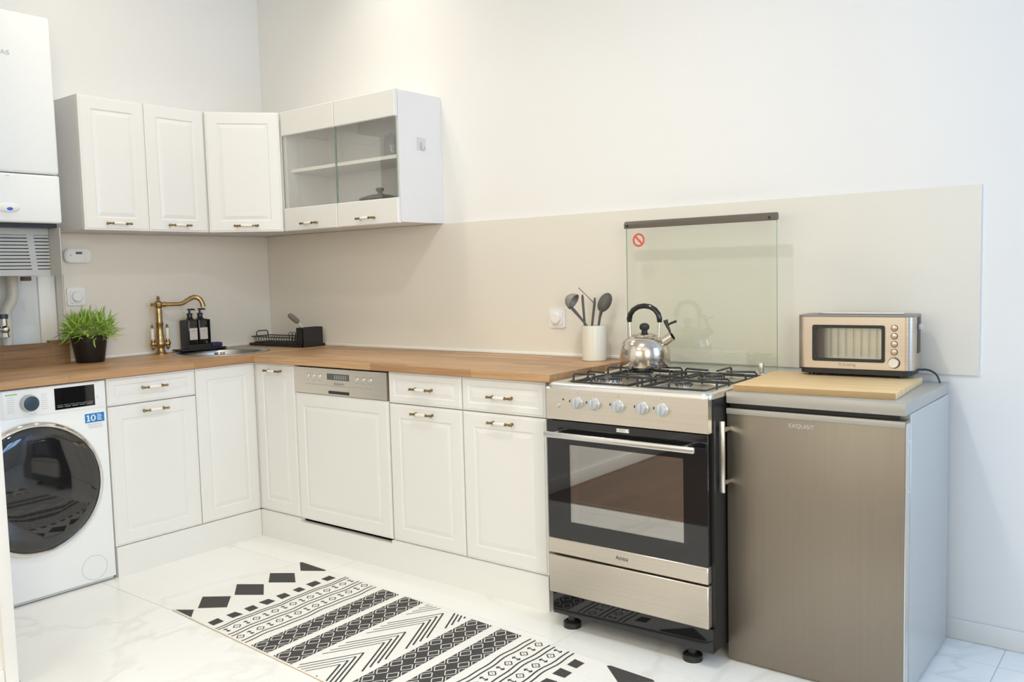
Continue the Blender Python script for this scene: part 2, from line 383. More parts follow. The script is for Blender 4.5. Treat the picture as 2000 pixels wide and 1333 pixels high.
# left run: drawer cabinet between washer and corner
t = thing('base_cabinet', 'white base cabinet with drawer between washing machine and corner, facing right', 'cabinet', (.3, -1.088, 0))
b = MB(); b.box(.02, DL-.019, -1.290, -.886, .13, .839); build('carcass', b, 'carc', t)
d = front('drawer', PL(-1.290, .7225, DL), .403, .115, t, .03); handle(d, (DL, -1.09, .785), PI/2)
d = front('door', PL(-1.290, .130, DL), .403, .588, t); handle(d, (DL, -1.09, .686), PI/2)
# corner unit
t = thing('corner_base_cabinet', 'white blind corner base cabinet with a plain front and no handle', 'cabinet', (.3, -.7, 0))
b = MB(); b.box(.02, DL-.019, -.884, -.02, .13, .70); build('carcass', b, 'carc', t)
front('door', PL(-.8835, .130, DL), .3125, .708, t, .055)
b = MB(); b.box(.58, .6235, -.5685, -.552, .13, .838); build('corner_post', b, 'carc', t)
# back run
t = thing('base_cabinet', 'narrow white base cabinet left of the dishwasher with one handle at its top', 'cabinet', (.77, -.3, 0))
b = MB(); b.box(.640, .913, -DB+.020, -.02, .13, .839); build('carcass', b, 'carc', t)
d = front('door', PB(.6245, .130, -DB), .289, .708, t); handle(d, (.775, -DB, .8045), 0)
for (x0, x1, dz, oz, lab) in ((1.5265, 1.927, .775, .675, 'white drawer base cabinet beside the dishwasher, left of the pair'), (1.929, 2.327, .771, .674, 'white drawer base cabinet next to the gas stove, right of the pair')):
    t = thing('base_cabinet', lab, 'cabinet', ((x0+x1)/2, -.3, 0))
    b = MB(); b.box(x0+G, x1-G, -DB+.019, -.02, .13, .839); build('carcass', b, 'carc', t)
    d = front('drawer', PB(x0+G, .7095, -DB), x1-x0-2*G, .1285, t, .03); handle(d, ((x0+x1)/2, -DB, dz), 0)
    d = front('door', PB(x0+G, .130, -DB), x1-x0-2*G, .5755, t); handle(d, ((x0+x1)/2, -DB, oz), 0)
# plinths
b = MB(); b.box(.60, .628, -1.29, -.5755, 0, .128); tag(build('plinth', b, 'white'), 'white kick board under the left run of cabinets', 'plinth')
b = MB(); b.box(.629, .925, -.575, -.547, 0, .128); b.box(.925, 1.522, -.575, -.547, 0, .114); b.box(1.522, 2.327, -.575, -.547, 0, .128)
tag(build('plinth', b, 'white'), 'long white kick board under dishwasher and back run of cabinets', 'plinth')

# dishwasher
t = thing('dishwasher', 'built in dishwasher with steel control panel and white front', 'dishwasher', (1.22, -.3, 0))
b = MB(); b.box(.918, 1.523, -.535, -.03, .13, .836); build('tub_body', b, 'bsat', t)
front('door', PB(.918, .130, -DB), .602, .583, t)
b = MB(); P = PB(.919, .716, -DB-.002)
b.prism([(0, 0), (.6, 0), (.6, .116), (0, .116)], -.03, 0, P); cp = build('control_panel', b, 'steel', t)
b = MB(); P = PB(0, 0, -DB-.002); b.prism([(1.146, .7835), (1.289, .7835), (1.289, .811), (1.146, .811)], .0002, .001, P); build('display', b, 'lcd', cp)
b = MB()
for k in range(6):
    x = 1.195+k*.014; b.prism([(x, .788), (x+.007, .788), (x+.007, .806), (x, .806)], .0011, .0014, P)
build('display_segments', b, 'lcdseg', cp)['kind'] = 'stuff'
b = MB(); b.prism([(1.152, .722), (1.287, .722), (1.287, .757), (1.152, .757)], .0003, .0006, P); b.prism([(1.152, .736), (1.287, .736), (1.287, .757), (1.152, .757)], .0006, .003, P, 1)
build('handle_recess', b, ['bsat', 'steel'], cp)
for x in (1.016, 1.056, 1.095, 1.338, 1.379, 1.420):
    b = MB(); b.lathe([(.0095, 0), (.0095, .001), (.007, .0035), (0, .004)], (x, -DB-.002, .795), (0, -1, 0), 16); build('button', b, 'alu', cp)
b = MB()
for (x0, x1) in ((1.0, 1.145), (1.292, 1.43)): b.prism([(x0, .7585), (x1, .7585), (x1, .7595), (x0, .7595)], .0002, .0006, P)
for x in (1.016, 1.056, 1.095, 1.338, 1.379, 1.420): b.prism([(x-.004, .776), (x+.004, .776), (x+.004, .779), (x-.004, .779)], .0002, .0005, P)
build('printed_lines', b, 'print', cp)['kind'] = 'stuff'
text('lettering', 'Bauknecht', .011, (1.222, -DB-.002, .769), 'back', 'print', cp, .062)

# ------------------------------------------------------------------ worktops
def arc(cx, cy, rr, n): return [(cx+rr*math.cos(2*PI*k/n), cy+rr*math.sin(2*PI*k/n)) for k in range(n)]
SX, SY, SR = .29, -.52, .235
mb = MB(); bm = mb.bm
outer = [(.0, -1.152), (.0, -.0), (.64, -.0), (.64, -1.93), (-.078, -1.93), (-.078, -1.755), (-.078, -1.156), (.0, -1.156)]
outer = [(.0005, -1.156), (.0005, -.0005), (.6395, -.0005), (.6395, -1.755), (-.078, -1.755), (-.078, -1.156)]
inner = arc(SX, SY, SR-.015, 40)
rings = {}
for z in (.841, HC):
    vo = [bm.verts.new((x, y, z)) for x, y in outer]; vi = [bm.verts.new((x, y, z)) for x, y in inner]
    es = [bm.edges.new((L[k], L[(k+1) % len(L)])) for L in (vo, vi) for k in range(len(L))]
    bmesh.ops.triangle_fill(bm, edges=es, use_beauty=True); rings[z] = (vo, vi)
for q in (0, 1):
    A, B = rings[.841][q], rings[HC][q]
    for k in range(len(A)): mb._f([A[k], A[(k+1) % len(A)], B[(k+1) % len(A)], B[k]])
tag(build('worktop', mb, 'oak_l'), 'brown butcher block worktop over the washing machine, with the sink let in', 'worktop')
b = MB(); b.box(.6405, 2.36, -.59, -.0085, .841, HC, 0, .0015, 1); tag(build('worktop', b, 'oak_r'), 'long brown butcher block worktop over the dishwasher, up to the stove', 'worktop')

# sink
t = thing('sink', 'round stainless steel sink let into the corner worktop', 'sink', (SX, SY, HC))
b = MB(); b.lathe([(SR, .0005), (SR-.002, .004), (SR-.012, .006), (SR-.022, .0035), (SR-.03, -.004)], (SX, SY, HC), n=64, cap=False)
build('rim', b, 'sink', t)
b = MB(); b.lathe([(SR-.03, -.004), (SR-.036, -.02), (SR-.042, -.13), (SR-.075, -.155), (.04, -.16), (0, -.16)], (SX, SY, HC), n=64, cap=False); build('bowl', b, 'sink', t)
b = MB(); b.lathe([(.042, 0), (.042, .002), (.03, .003), (0, .001)], (SX, SY, HC-.16), n=24); build('drain', b, 'chrome', t)
for k in range(8):
    if k == 4: continue
    ang = PI*.835 + (k-3.5)*.034; rr = SR-.0365; c = Vector((SX+rr*math.cos(ang), SY+rr*math.sin(ang), HC-.024))
    e = Vector((-math.sin(ang), math.cos(ang), 0)); n_ = Vector((math.cos(ang), math.sin(ang), 0)); b = MB()
    b.prism([(-.0022, -.009), (.0022, -.009), (.0022, .009), (-.0022, .009)], -.0035, .0005, lambda a, bb, d: c+e*a+Vector((0, 0, bb))+n_*d); build('overflow_slot', b, 'bplast', t)

# faucet
FX, FY = .067, -.722
t = thing('faucet', 'antique brass faucet with two ceramic levers and a swan neck spout', 'faucet', (FX, FY, HC))
b = MB(); b.lathe([(.032, 0), (.032, .004), (.026, .008), (.021, .012), (.017, .028), (.019, .036), (.024, .042), (.026, .052), (.024, .063), (.020, .07), (.0195, .085), (.0165, .12), (.018, .150), (.019, .152), (.019, .158), (.0165, .160), (.0155, .2), (.0165, .215), (.014, .23), (.018, .232), (.021, .238), (.021, .258), (.016, .263), (.008, .267), (.006, .272), (.009, .279), (.006, .287), (.003, .291), (0, .292)], (FX, FY, HC), n=28)
build('column', b, 'brass', t)
sd = Vector((.62, .785, 0)); pts = []
zz = HC+.248
for d_, h_ in ((-.034, 0), (0, 0), (.03, 0), (.10, -.001), (.118, .004), (.138, .017), (.155, .027), (.170, .0315), (.185, .029), (.198, .020), (.206, .006), (.210, -.010), (.212, -.018)): pts.append(Vector((FX, FY, zz+h_))+sd*d_)
b = MB(); b.tube(pts[1:], [.012, .0105, .010, .0105, .011, .0115, .0118, .0118, .0118, .0118, .0122, .0135], 16)
b.lathe([(.013, 0), (.0145, .002), (.0145, .006), (.013, .008)], Vector((FX, FY, zz))+sd*.026, sd, 16)
b.lathe([(.010, 0), (.006, .008), (.009, .013), (.007, .018), (0, .02)], Vector((FX, FY, zz))-sd*.018, -sd, 14); build('spout', b, 'brass', t)
la = Vector((.25, .968, 0))
for s_ in (-1, 1):
    c = Vector((FX, FY, HC+.052)) + la*s_*.036
    b = MB(); b.tube([Vector((FX, FY, HC+.052)), c], .011, 12); b.sphere(c, .0145, 14); b.lathe([(.008, 0), (.011, -.006), (.008, -.012), (.004, -.018), (0, -.022)], c-Vector((0, 0, .01)), n=12)
    b.lathe([(.009, .010), (.0105, .014), (.0085, .020), (.0075, .022)], c, n=12); h = build('side_valve', b, 'brass', t)
    b = MB(); b.lathe([(.0075, .022), (.0092, .026), (.0085, .055), (.0095, .077), (.0065, .079)], c, n=14); build('ceramic_lever', b, 'ceramic', h)
    b = MB(); b.lathe([(.0065, .079), (.0085, .082), (.006, .086), (.004, .089), (.0055, .093), (0, .098)], c, n=12); build('lever_finial', b, 'brass', h)

# ------------------------------------------------------------------ wall cabinets
ZB, ZT = 1.466, 2.051
for (y0, y1, hy, lab) in ((-1.185, -.8815, -1.037, 'white wall cabinet nearest the boiler, with a raised panel door'), (-.8815, -.575, -.737, 'white wall cabinet left of the corner wall cabinet')):
    t = thing('wall_cabinet', lab, 'cabinet', (.15, (y0+y1)/2, ZB))
    b = MB(); b.box(.0005, .2925, y0+.0005, y1-.0005, ZB+.004, ZT); build('carcass', b, 'carc', t)
    d = front('door', PL(y0+.001, ZB, .311), y1-y0-.002, ZT-ZB, t); handle(d, (.311, hy, 1.4965), PI/2)
t = thing('corner_wall_cabinet', 'white corner wall cabinet with a diagonal door', 'cabinet', (.2, -.2, ZB))
q0 = Vector((.311, -.575, 0)); q1 = Vector((.544, -.299, 0)); du = (q1-q0); wl = du.length; du.normalize(); dn = du.cross(Vector((0, 0, 1)))
b = MB(); poly = [(.0005, -.574), (.2925, -.574), tuple((q0-dn*.0185+du*.004)[:2]), tuple((q1-dn*.0185-du*.004)[:2]), (.5435, -.2805), (.5435, -.0005), (.0005, -.0005)]
b.prism(poly, ZB+.004, ZT, lambda a, bb, d_: (a, bb, d_)); build('carcass', b, 'carc', t)
d = front('door', lambda a, bb, d_: q0+du*(a+.004)+dn*d_+Vector((0, 0, ZB+bb)), wl-.009, ZT-ZB, t, lip=True)
hp = (q0+q1)/2; handle(d, (hp.x, hp.y, 1.4965), math.atan2(du.y, du.x))
# glazed cabinet
X0, X1, Y0 = .546, 1.347, -.299
t = thing('glazed_wall_cabinet', 'white wall cabinet with two glass doors on the back wall', 'cabinet', (.95, -.15, ZB))
b = MB(); b.box(X0, X0+.016, Y0+.020, -.0005, ZB+.004, ZT); build('side_panel', b, 'carc', t)
b = MB(); b.box(X1-.016, X1, Y0+.020, -.0005, ZB+.004, ZT); build('side_panel', b, 'carc', t)
b = MB(); b.box(X0+.016, X1-.016, Y0+.020, -.0005, ZB+.004, ZB+.020); build('bottom_panel', b, 'carc', t)
b = MB(); b.box(X0+.016, X1-.016, Y0+.020, -.0005, ZT-.016, ZT); build('top_panel', b, 'carc', t)
b = MB(); b.box(X0+.016, X1-.016, -.006, -.0005, ZB+.020, ZT-.016); build('back_panel', b, 'carc', t)
b = MB(); b.box(X0+.017, X1-.017, -.255, -.007, 1.757, 1.773); build('shelf', b, 'trim', t)
for (a0, a1, hx) in ((X0, .940, .750), (.942, X1, 1.150)):
    w_ = a1-a0-.002; b = MB(); P = PB(a0+.001, ZB, Y0)
    b.loops(P, w_, .112, [(0, -.018), (0, -.003), (.003, 0)]); dr = build('door', b, 'white', t)
    b = MB(); b.loops(PB(a0+.001, 1.934, Y0), w_, ZT-1.934, [(0, -.018), (0, -.003), (.003, 0)]); build('top_rail', b, 'white', dr)
    b = MB(); b.box(a0+.003, a1-.003, Y0+.006, Y0+.010, 1.570, 1.942); gp = build('glass_pane', b, 'glass', dr)
    for xx in (a0+.0015, a1-.0030): b = MB(); b.box(xx, xx+.0015, Y0+.0055, Y0+.0105, 1.579, 1.934); build('glass_edge', b, 'gedge', dr)
    handle(dr, (hx, Y0, 1.4965), 0)
# things inside the glazed cabinet
t = thing('cooking_pot', 'dark pot with a knobbed lid behind the right glass door', 'pot', (1.08, -.15, ZB+.0205))
b = MB(); b.lathe([(.085, 0), (.095, .006), (.098, .105), (.100, .108), (.094, .108), (.090, .012), (0, .012)], (1.08, -.15, ZB+.0205), n=32); build('body', b, 'bsat', t)
b = MB(); b.lathe([(.098, .1085), (.098, .111), (.085, .117), (.05, .127), (.02, .132), (.012, .134), (.011, .142), (.018, .148), (.020, .156), (.014, .162), (0, .163)], (1.08, -.15, ZB+.0205), n=32); build('lid', b, 'util', t)
for i, xx in enumerate((1.245, 1.175)):
    t = thing('glass_jar', ['clear glass jar on the upper shelf, nearest the right end of the glazed cabinet', 'clear glass jar on the upper shelf, left of its twin'][i], 'jar', (xx, -.16, 1.7735))
    b = MB(); b.lathe([(.0, 0), (.030, 0), (.033, .004), (.033, .085), (.027, .096)], (xx, -.16, 1.7735), n=24, cap=False); build('body', b, 'cglass', t)
    b = MB(); b.lathe([(.029, .096), (.031, .098), (.031, .104), (.008, .108), (.010, .118), (0, .120)], (xx, -.16, 1.7735), n=24); build('lid', b, 'cglass', t)
# adhesive hook on its side
t = thing('adhesive_hook', 'small clear adhesive hook on the side of the glazed cabinet', 'hook', (X1, -.138, 1.79))
b = MB(); b.box(X1+.0003, X1+.002, -.168, -.108, 1.794, 1.853, 0, .0006, 1); build('backing_plate', b, 'clear', t)
b = MB(); b.tube([(X1+.0035, -.138, 1.832), (X1+.0045, -.138, 1.806), (X1+.008, -.137, 1.798), (X1+.016, -.136, 1.797), (X1+.020, -.135, 1.803), (X1+.021, -.135, 1.812)], .0028, 8); build('hook_wire', b, 'knob', t)

# ------------------------------------------------------------------ boiler and its surroundings
BY0, BY1, BX = -1.737, -1.297, .35
t = thing('gas_boiler', 'white wall mounted gas boiler with a blue button at the left edge', 'boiler', (.17, -1.517, 1.487))
b = MB(); b.box(.0005, BX, BY0, BY1, 1.690, 2.338, 0, .012, 3); build('upper_cover', b, 'wapp', t)
b = MB(); b.box(.0005, BX, BY0, BY1, 1.487, 1.6865, 0, .010, 3); lo = build('control_cover', b, 'wapp', t)
b = MB(); c = Vector((BX-.004, -1.512, 1.545)); b.sphere(c, 1, 24, sc=(.014, .050, .022)); di = build('display_bump', b, 'wplast', t)
b = MB(); b.sphere((BX+.006, -1.508, 1.541), 1, 16, sc=(.006, .015, .0075)); build('blue_button', b, 'button', di)
b = MB(); b.box(BX, BX+.0006, -1.512, -1.498, 1.672, 1.675); build('printed_mark', b, 'lprint', t)
text('lettering', 'GAS', .018, (BX+.0004, -1.496, 2.166), 'left', 'lprint', t, .060)
b = MB(); b.box(.02, BX-.03, BY0+.01, BY1-.012, 1.470, 1.487); build('dark_gap_panel', b, 'bplast', t)
t = thing('pipe_cover', 'grey louvred metal cover under the boiler', 'cover', (.12, -1.5, 1.27))
GX = .240
b = MB(); b.box(.0005, GX-.012, -1.737, -1.312, 1.274, 1.470); build('dark_backing', b, 'bplast', t)
b = MB(); b.box(.0005, BX-.01, -1.309, -1.3055, 1.272, 1.470); build('side_plate', b, 'grey', t)
b = MB(); b.box(GX-.004, GX, -1.737, -1.310, 1.443, 1.470); build('top_strip', b, 'grey', t)
b = MB(); b.box(GX-.004, GX, -1.737, -1.310, 1.271, 1.296); build('bottom_strip', b, 'grey', t)
b = MB(); b.quad([(GX+.0003, -1.402, 1.447), (GX+.0003, -1.374, 1.447), (GX+.0003, -1.362, 1.290), (GX+.0003, -1.386, 1.290)]); build('slanted_rib', b, 'grey', t)
for k in range(10):
    z = 1.299+k*.01455; b = MB(); b.box(GX-.006, GX, -1.737, -1.310, z+.0008, z+.0112); build('slat', b, 'grey', t)
# white frame board and pipe in the niche below
b = MB(); b.box(-.0795, -.066, -1.232, -1.157, HC+.001, 1.269, 0, .002); tag(build('frame_board', b, 'trim'), 'white upright board at the edge of the pipe niche under the boiler', 'board')
b = MB(); b.box(-.0797, -.0785, -1.75, -1.235, HC+.001, 1.498); tag(build('niche_back_panel', b, 'nichew'), 'pale blue painted back of the pipe niche under the boiler', 'panel')
t = thing('water_pipe', 'cream bent pipe with chrome valve in the niche below the boiler', 'pipe', (-.03, -1.36, HC+.002))
b = MB(); b.tube([(-.035, -1.358, 1.30), (-.035, -1.356, 1.20), (-.035, -1.357, 1.185), (-.035, -1.366, 1.160), (-.035, -1.386, 1.125), (-.035, -1.392, 1.105), (-.035, -1.390, HC+.002)], .0225, 14); build('pipe', b, 'pipe', t)
b = MB(); b.tube([(.0, -1.418, 1.105), (.0, -1.418, 1.085)], .019, 14, 1); b.tube([(.0, -1.418, 1.085), (.0, -1.418, 1.050)], .016, 14); b.sphere((.004, -1.416, 1.038), .021, 14); b.tube([(.0, -1.417, 1.025), (.0, -1.417, 1.004)], [.018, .022], 14); b.tube([(-.035, -1.392, 1.055), (.0, -1.418, 1.055)], .009, 10); b.tube([(0, -1.418, 1.04), (0, -1.47, 1.04)], .010, 10)
build('valve', b, ['chrome', 'dknob'], t)
b = MB(); b.box(-.03, -.005, -1.325, -1.285, 1.250, 1.2695, 0, .003); build('pipe_fitting', b, 'copper', t)
t = thing('wooden_upstand', 'dark brown wooden plank standing on the worktop beside the plant pot', 'plank', (.03, -1.45, HC))
b = MB(); b.box(.020, .045, -1.752, -1.249, HC+.0005, .968); build('plank', b, 'plank', t)
b = MB(); b.box(.0195, .0452, -1.2485, -1.180, HC+.0005, .977); build('plank', b, 'plank', t)
b = MB(); b.box(.018, .042, -1.1795, -1.157, HC+.0005, .977); build('end_block', b, 'plank', t)

# detector, sockets
t = thing('gas_detector', 'white oval gas detector with a small display on the left wall', 'detector', (.008, -1.088, 1.36))
def rrect(cx, cz, w, h, r_, n=6):
    out = []
    for (sx, sz, a0) in ((1, 1, 0), (-1, 1, PI/2), (-1, -1, PI), (1, -1, 3*PI/2)):
        for k in range(n+1): a = a0+k*PI/2/n; out.append((cx+sx*(w/2-r_)+r_*math.cos(a), cz+sz*(h/2-r_)+r_*math.sin(a)))
    return out
P = PL(0, 0, .008)
b = MB(); b.prism(rrect(-1.088, 1.361, .124, .064, .026), .0003, .026, P, 0, True); b.prism(rrect(-1.088, 1.361, .114, .054, .022), .026, .030, P, 0, True); build('housing', b, 'wplast', t)
b = MB(); b.prism(rrect(-1.086, 1.374, .030, .011, .001), .0301, .0308, P); build('display', b, 'lcd', t)
b = MB(); b.lathe([(.004, .0301), (.004, .031), (0, .031)], (.008, -1.124, 1.363), (1, 0, 0), 12); build('test_button', b, 'lprint', t)
b = MB(); b.box(.038, .0383, -1.061, -1.060, 1.335, 1.386); build('seam', b, 'lprint', t)
def socket(P, cx, cz, c3, ax, lab):
    t = thing('wall_socket', lab, 'socket', c3)
    b = MB(); b.prism(rrect(cx, cz, .083, .083, .010), .0003, .008, P, 0, True); build('cover_plate', b, 'wplast', t)
    b = MB(); b.prism(rrect(cx, cz, .060, .060, .012), .008, .013, P, 0, True); build('insert', b, 'wplast', t)
    b = MB(); b.lathe([(.024, 0), (.024, .010), (.021, .013), (0, .0135)], c3, ax, 24); 
    bmesh.ops.translate(b.bm, verts=b.bm.verts, vec=Vector(ax)*.013); build('plug_cap', b, 'wplast', t)
socket(PL(0, 0, .008), -1.1005, 1.172, (.008, -1.1005, 1.172), (1, 0, 0), 'white square wall socket above the potted plant')
socket(PB(0, 0, -.008), 1.994, 1.033, (1.994, -.008, 1.033), (0, -1, 0), 'white square wall socket left of the utensil crock')

# ------------------------------------------------------------------ washing machine
WX, WY0, WY1 = .625, -1.893, -1.2975
t = thing('washing_machine', 'white front loading washing machine with a dark round door', 'washing machine', (.34, -1.595, 0))
b = MB(); b.box(.06, WX, WY0, WY1, .014, .836, 0, .005, 2); build('body', b, 'wapp', t)
for yy in (-1.85, -1.34):
    for xx in (.12, .58): b = MB(); b.lathe([(.022, 0), (.022, .008), (.012, .010), (.012, .016)], (xx, yy, 0), n=12); build('foot', b, 'bplast', t)
b = MB(); b.box(.58, WX-.006, WY0+.01, WY1-.01, .005, .014); build('toe_strip', b, 'lprint', t)
b = MB(); b.box(WX-.01, WX+.0035, WY0+.002, WY1-.002, .726, .834, 0, .003, 2); cp = build('control_panel', b, 'wapp', t)
PX = WX+.0035; P = PL(0, 0, PX)
b = MB(); b.prism([(-1.503, .738), (-1.345, .738), (-1.345, .823), (-1.503, .823)], .0001, .0012, P); build('display', b, 'bglass', cp)
b = MB()
for k in range(5): b.prism([(-1.495+k*.029, .7475), (-1.472+k*.029, .7475), (-1.472+k*.029, .749), (-1.495+k*.029, .749)], .0013, .0016, P)
for k in range(6): b.prism([(-1.495+k*.0245, .7545), (-1.474+k*.0245, .7545), (-1.474+k*.0245, .7555), (-1.495+k*.0245, .7555)], .0013, .0016, P)
build('display_marks', b, 'lprint', cp)['kind'] = 'stuff'
b = MB(); b.lathe([(.034, 0), (.034, .006), (.031, .022), (.030, .024), (.0285, .0245), (0, .0245)], (PX, -1.600, .779), (1, 0, 0), 32, mats=[0, 0, 0, 0, 1]); build('program_dial', b, ['knob', 'dknob'], cp)
b = MB()
for k in range(8):
    z = .806-k*.0082
    b.prism([(-1.677, z), (-1.677+random.uniform(.020, .034), z), (-1.652, z+.0016), (-1.677, z+.0016)], .0001, .0003, P)
    b.prism([(-1.553, z), (-1.553+random.uniform(.018, .03), z), (-1.530, z+.0016), (-1.553, z+.0016)], .0001, .0003, P)
b.prism([(-1.60, .7335), (-1.572, .7335), (-1.572, .736), (-1.60, .736)], .0001, .0003, P)
b.prism([(-1.336, .768), (-1.330, .768), (-1.330, .773), (-1.336, .773)], .0001, .0003, P); b.prism([(-1.345, .829), (-1.325, .829), (-1.325, .831), (-1.345, .831)], .0001, .0003, P)
build('printed_programs', b, 'lprint', cp)['kind'] = 'stuff'
b = MB(); b.prism([(-1.683, .815), (-1.640, .815), (-1.640, .820), (-1.683, .820)], .0001, .0003, P); build('green_print', b, 'green', cp)
b = MB(); b.box(WX-.01, PX+.002, WY0+.004, -1.690, .730, .832, 0, .004, 2); build('detergent_drawer', b, 'wplast', cp)
b = MB(); b.box(PX+.0015, PX+.003, -1.730, -1.705, .752, .777, 0, .0006, 1); build('drawer_grip', b, 'lprint', cp)
# sticker
b = MB(); P2 = PL(0, 0, WX); b.prism([(-1.388, .668), (-1.309, .668), (-1.309, .705), (-1.388, .705)], .0002, .0006, P2); st = build('warranty_sticker', b, 'blue', t); st['label'] = 'blue sticker with a large white 10'
b = MB(); P3 = lambda a, c_: (WX+.0009, -1.382+a, .6735+c_)
b.quad([P3(.0045, 0), P3(.0105, 0), P3(.0105, .026), P3(.0045, .026)]); b.quad([P3(.0005, 0), P3(.0045, 0), P3(.0045, .004), P3(.0005, .004)]); b.quad([P3(.0105, 0), P3(.0145, 0), P3(.0145, .004), P3(.0105, .004)]); b.quad([P3(.0005, .019), P3(.0045, .021), P3(.0045, .026), P3(.0005, .0225)])
for k in range(28):
    a0, a1 = 2*PI*k/28, 2*PI*(k+1)/28; b.quad([P3(.0275+rx*math.cos(a), .013+rz_*math.sin(a)) for rx, rz_, a in ((.0045, .0095, a0), (.0105, .0132, a0), (.0105, .0132, a1), (.0045, .0095, a1))])
build('lettering', b, 'wprint', st, fix=False)
b = MB()
for k in range(6): b.prism([(-1.338, .675+k*.0045), (-1.318-(k % 3)*.003, .675+k*.0045), (-1.318-(k % 3)*.003, .677+k*.0045), (-1.338, .677+k*.0045)], .0007, .0009, P2)
build('small_print', b, 'wprint', st)['kind'] = 'stuff'
b = MB()
for k in range(3): b.prism([(-1.380+k*.003, .659-k*.007), (-1.318, .659-k*.007), (-1.318, .6615-k*.007), (-1.380+k*.003, .6615-k*.007)], .0002, .0004, P2)
build('blue_small_print', b, 'lprint', st)['kind'] = 'stuff'
# porthole
DC = (WX, -1.596, .443)
b = MB(); b.lathe([(.262, 0), (.263, .010), (.258, .022), (.250, .027), (.244, .026), (.241, .020)], DC, (1, 0, 0), 72, cap=False); dr = build('porthole_ring', b, 'chrome', t)
b = MB(); b.lathe([(.243, .020), (.235, .028), (.20, .034), (.12, .038), (0, .039)], DC, (1, 0, 0), 72, cap=False); build('porthole_glass', b, 'washg', dr)
b = MB()
a0, a1 = .3, 2*PI+.3
b.tube([(WX+.0002, -1.386+.052*math.cos(a), .072+.050*math.sin(a)) for a in [2*PI*k/40 for k in range(40)]], .0009, 6, closed=True); build('filter_hatch_seam', b, 'lprint', t)

# ------------------------------------------------------------------ stove
SX0, SX1, SYF, SYB = 2.413, 3.013, -.683, -.085
t = thing('gas_stove', 'freestanding gas stove with steel front and black oven door', 'stove', (2.713, -.4, 0))
b = MB(); b.box(SX0+.002, SX1-.002, SYF+.03, SYB, .052, .835); build('body', b, 'bsat', t)
for xx in (2.467, 2.924, ):
    for yy in (-.633, -.14):
        b = MB(); b.lathe([(.031, 0), (.031, .018), (.026, .022), (.014, .024), (.014, .053)], (xx, yy, 0), n=20); build('foot', b, 'bplast', t)
b = MB(); b.box(SX0+.002, SX1-.001, SYF+.012, SYF+.03, .052, .128); build('plinth', b, 'bglass', t)
b = MB(); b.box(SX0-.004, SX1-.010, SYF, SYF+.028, .130, .2625, 0, .002, 1); build('drawer', b, 'steel', t)
# oven door
b = MB(); b.box(SX0-.004, SX1-.011, SYF+.001, SYF+.028, .269, .322, 0, .002, 1); dr = build('door', b, 'steel', t)
text('lettering', 'Amica', .0135, (2.700, SYF+.001, .2975), 'back', 'bprint', dr, .046)
b = MB(); wx0, wx1, wz0, wz1 = 2.500, 2.921, .385, .650
for q in ((SX0-.002, wx0, .3225, .729), (wx1, SX1-.011, .3225, .729), (wx0, wx1, .3225, wz0), (wx0, wx1, wz1, .729)): b.box(q[0], q[1], SYF+.004, SYF+.020, q[2], q[3])
build('black_glass_frame', b, 'bglass', dr)
b = MB(); b.box(wx0, wx1, SYF+.005, SYF+.009, wz0, wz1); build('oven_window', b, 'oveng', dr)
b = MB()
for q in ((wx0, wx0+.03, wz0, wz1), (wx1-.008, wx1, wz0, wz1), (wx0+.03, wx1-.008, wz0, wz0+.012), (wx0+.03, wx1-.008, wz1-.012, wz1)): b.box(q[0], q[1], SYF+.0095, SYF+.0105, q[2], q[3])
build('window_border', b, 'util', dr)
b = MB()
for xx in (2.47, 2.945): b.box(xx-.006, xx+.006, SYF-.035, SYF+.004, .680, .698, 0, .002, 1)
b.box(2.428, 2.981, SYF-.046, SYF-.032, .678, .698, 0, .005, 3); build('door_handle', b, 'alu', dr)
b = MB(); b.prism([(2.686, .711), (2.732, .711), (2.732, .7225), (2.686, .7225)], 0, .0006, PB(0, 0, SYF+.004)); st = build('energy_sticker', b, 'wprint', dr)
b = MB(); 
for (xa, xb) in ((2.6875, 2.6895), (2.7285, 2.7305), (2.696, 2.699), (2.702, 2.705), (2.708, 2.712), (2.715, 2.718)): b.prism([(xa, .7135), (xb, .7135), (xb, .7205), (xa, .7205)], .0007, .0009, PB(0, 0, SYF+.004))
build('sticker_print', b, 'print', st)['kind'] = 'stuff'
# oven cavity with a wire rack (behind the window)
b = MB()
for q in ((wx0-.02, wx1+.02, SYF+.029, -.2, wz0-.03, wz0-.025), (wx0-.02, wx1+.02, SYF+.029, -.2, wz1+.02, wz1+.025)): b.box(*q)
build('cavity_lining', b, 'cavity', t)
b = MB(); zr = .455
for k in range(3): b.tube([(wx0+.01, SYF+.0135+k*.004, zr), (wx1-.01, SYF+.0135+k*.004, zr)], .0013, 6)
build('oven_rack', b, 'alu', t)
# control panel
b = MB(); b.prism([(SYF+.028, .734), (SYF-.001, .734), (SYF, .838), (SYF+.004, .842), (SYF+.028, .842)], SX0, SX1-.006, lambda a, bb, d: (d, a, bb)); cp = build('control_panel', b, 'steel', t)
for xx in (2.541, 2.607, 2.697, 2.786, 2.854):
    b = MB(); b.lathe([(.021, 0), (.021, .003), (.0185, .005), (.0175, .020), (.016, .022), (0, .022)], (xx, SYF-.0005, .796), (0, -1, 0), 28)
    b.box(xx-.0055, xx+.0055, SYF-.030, SYF-.020, .779, .813, 0, .002, 2)
    kn = build('knob', b, 'knob', cp)
    b = MB(); b.box(xx-.0185, xx-.0150, SYF-.024, SYF-.0215, .799, .807, 0, .0004, 1); build('pointer_mark', b, 'bprint', kn)
b = MB(); b.lathe([(.0075, 0), (.0075, .003), (.005, .008), (0, .0085)], (2.4635, SYF, .7815), (0, -1, 0), 16); build('ignition_button', b, 'knob', cp)
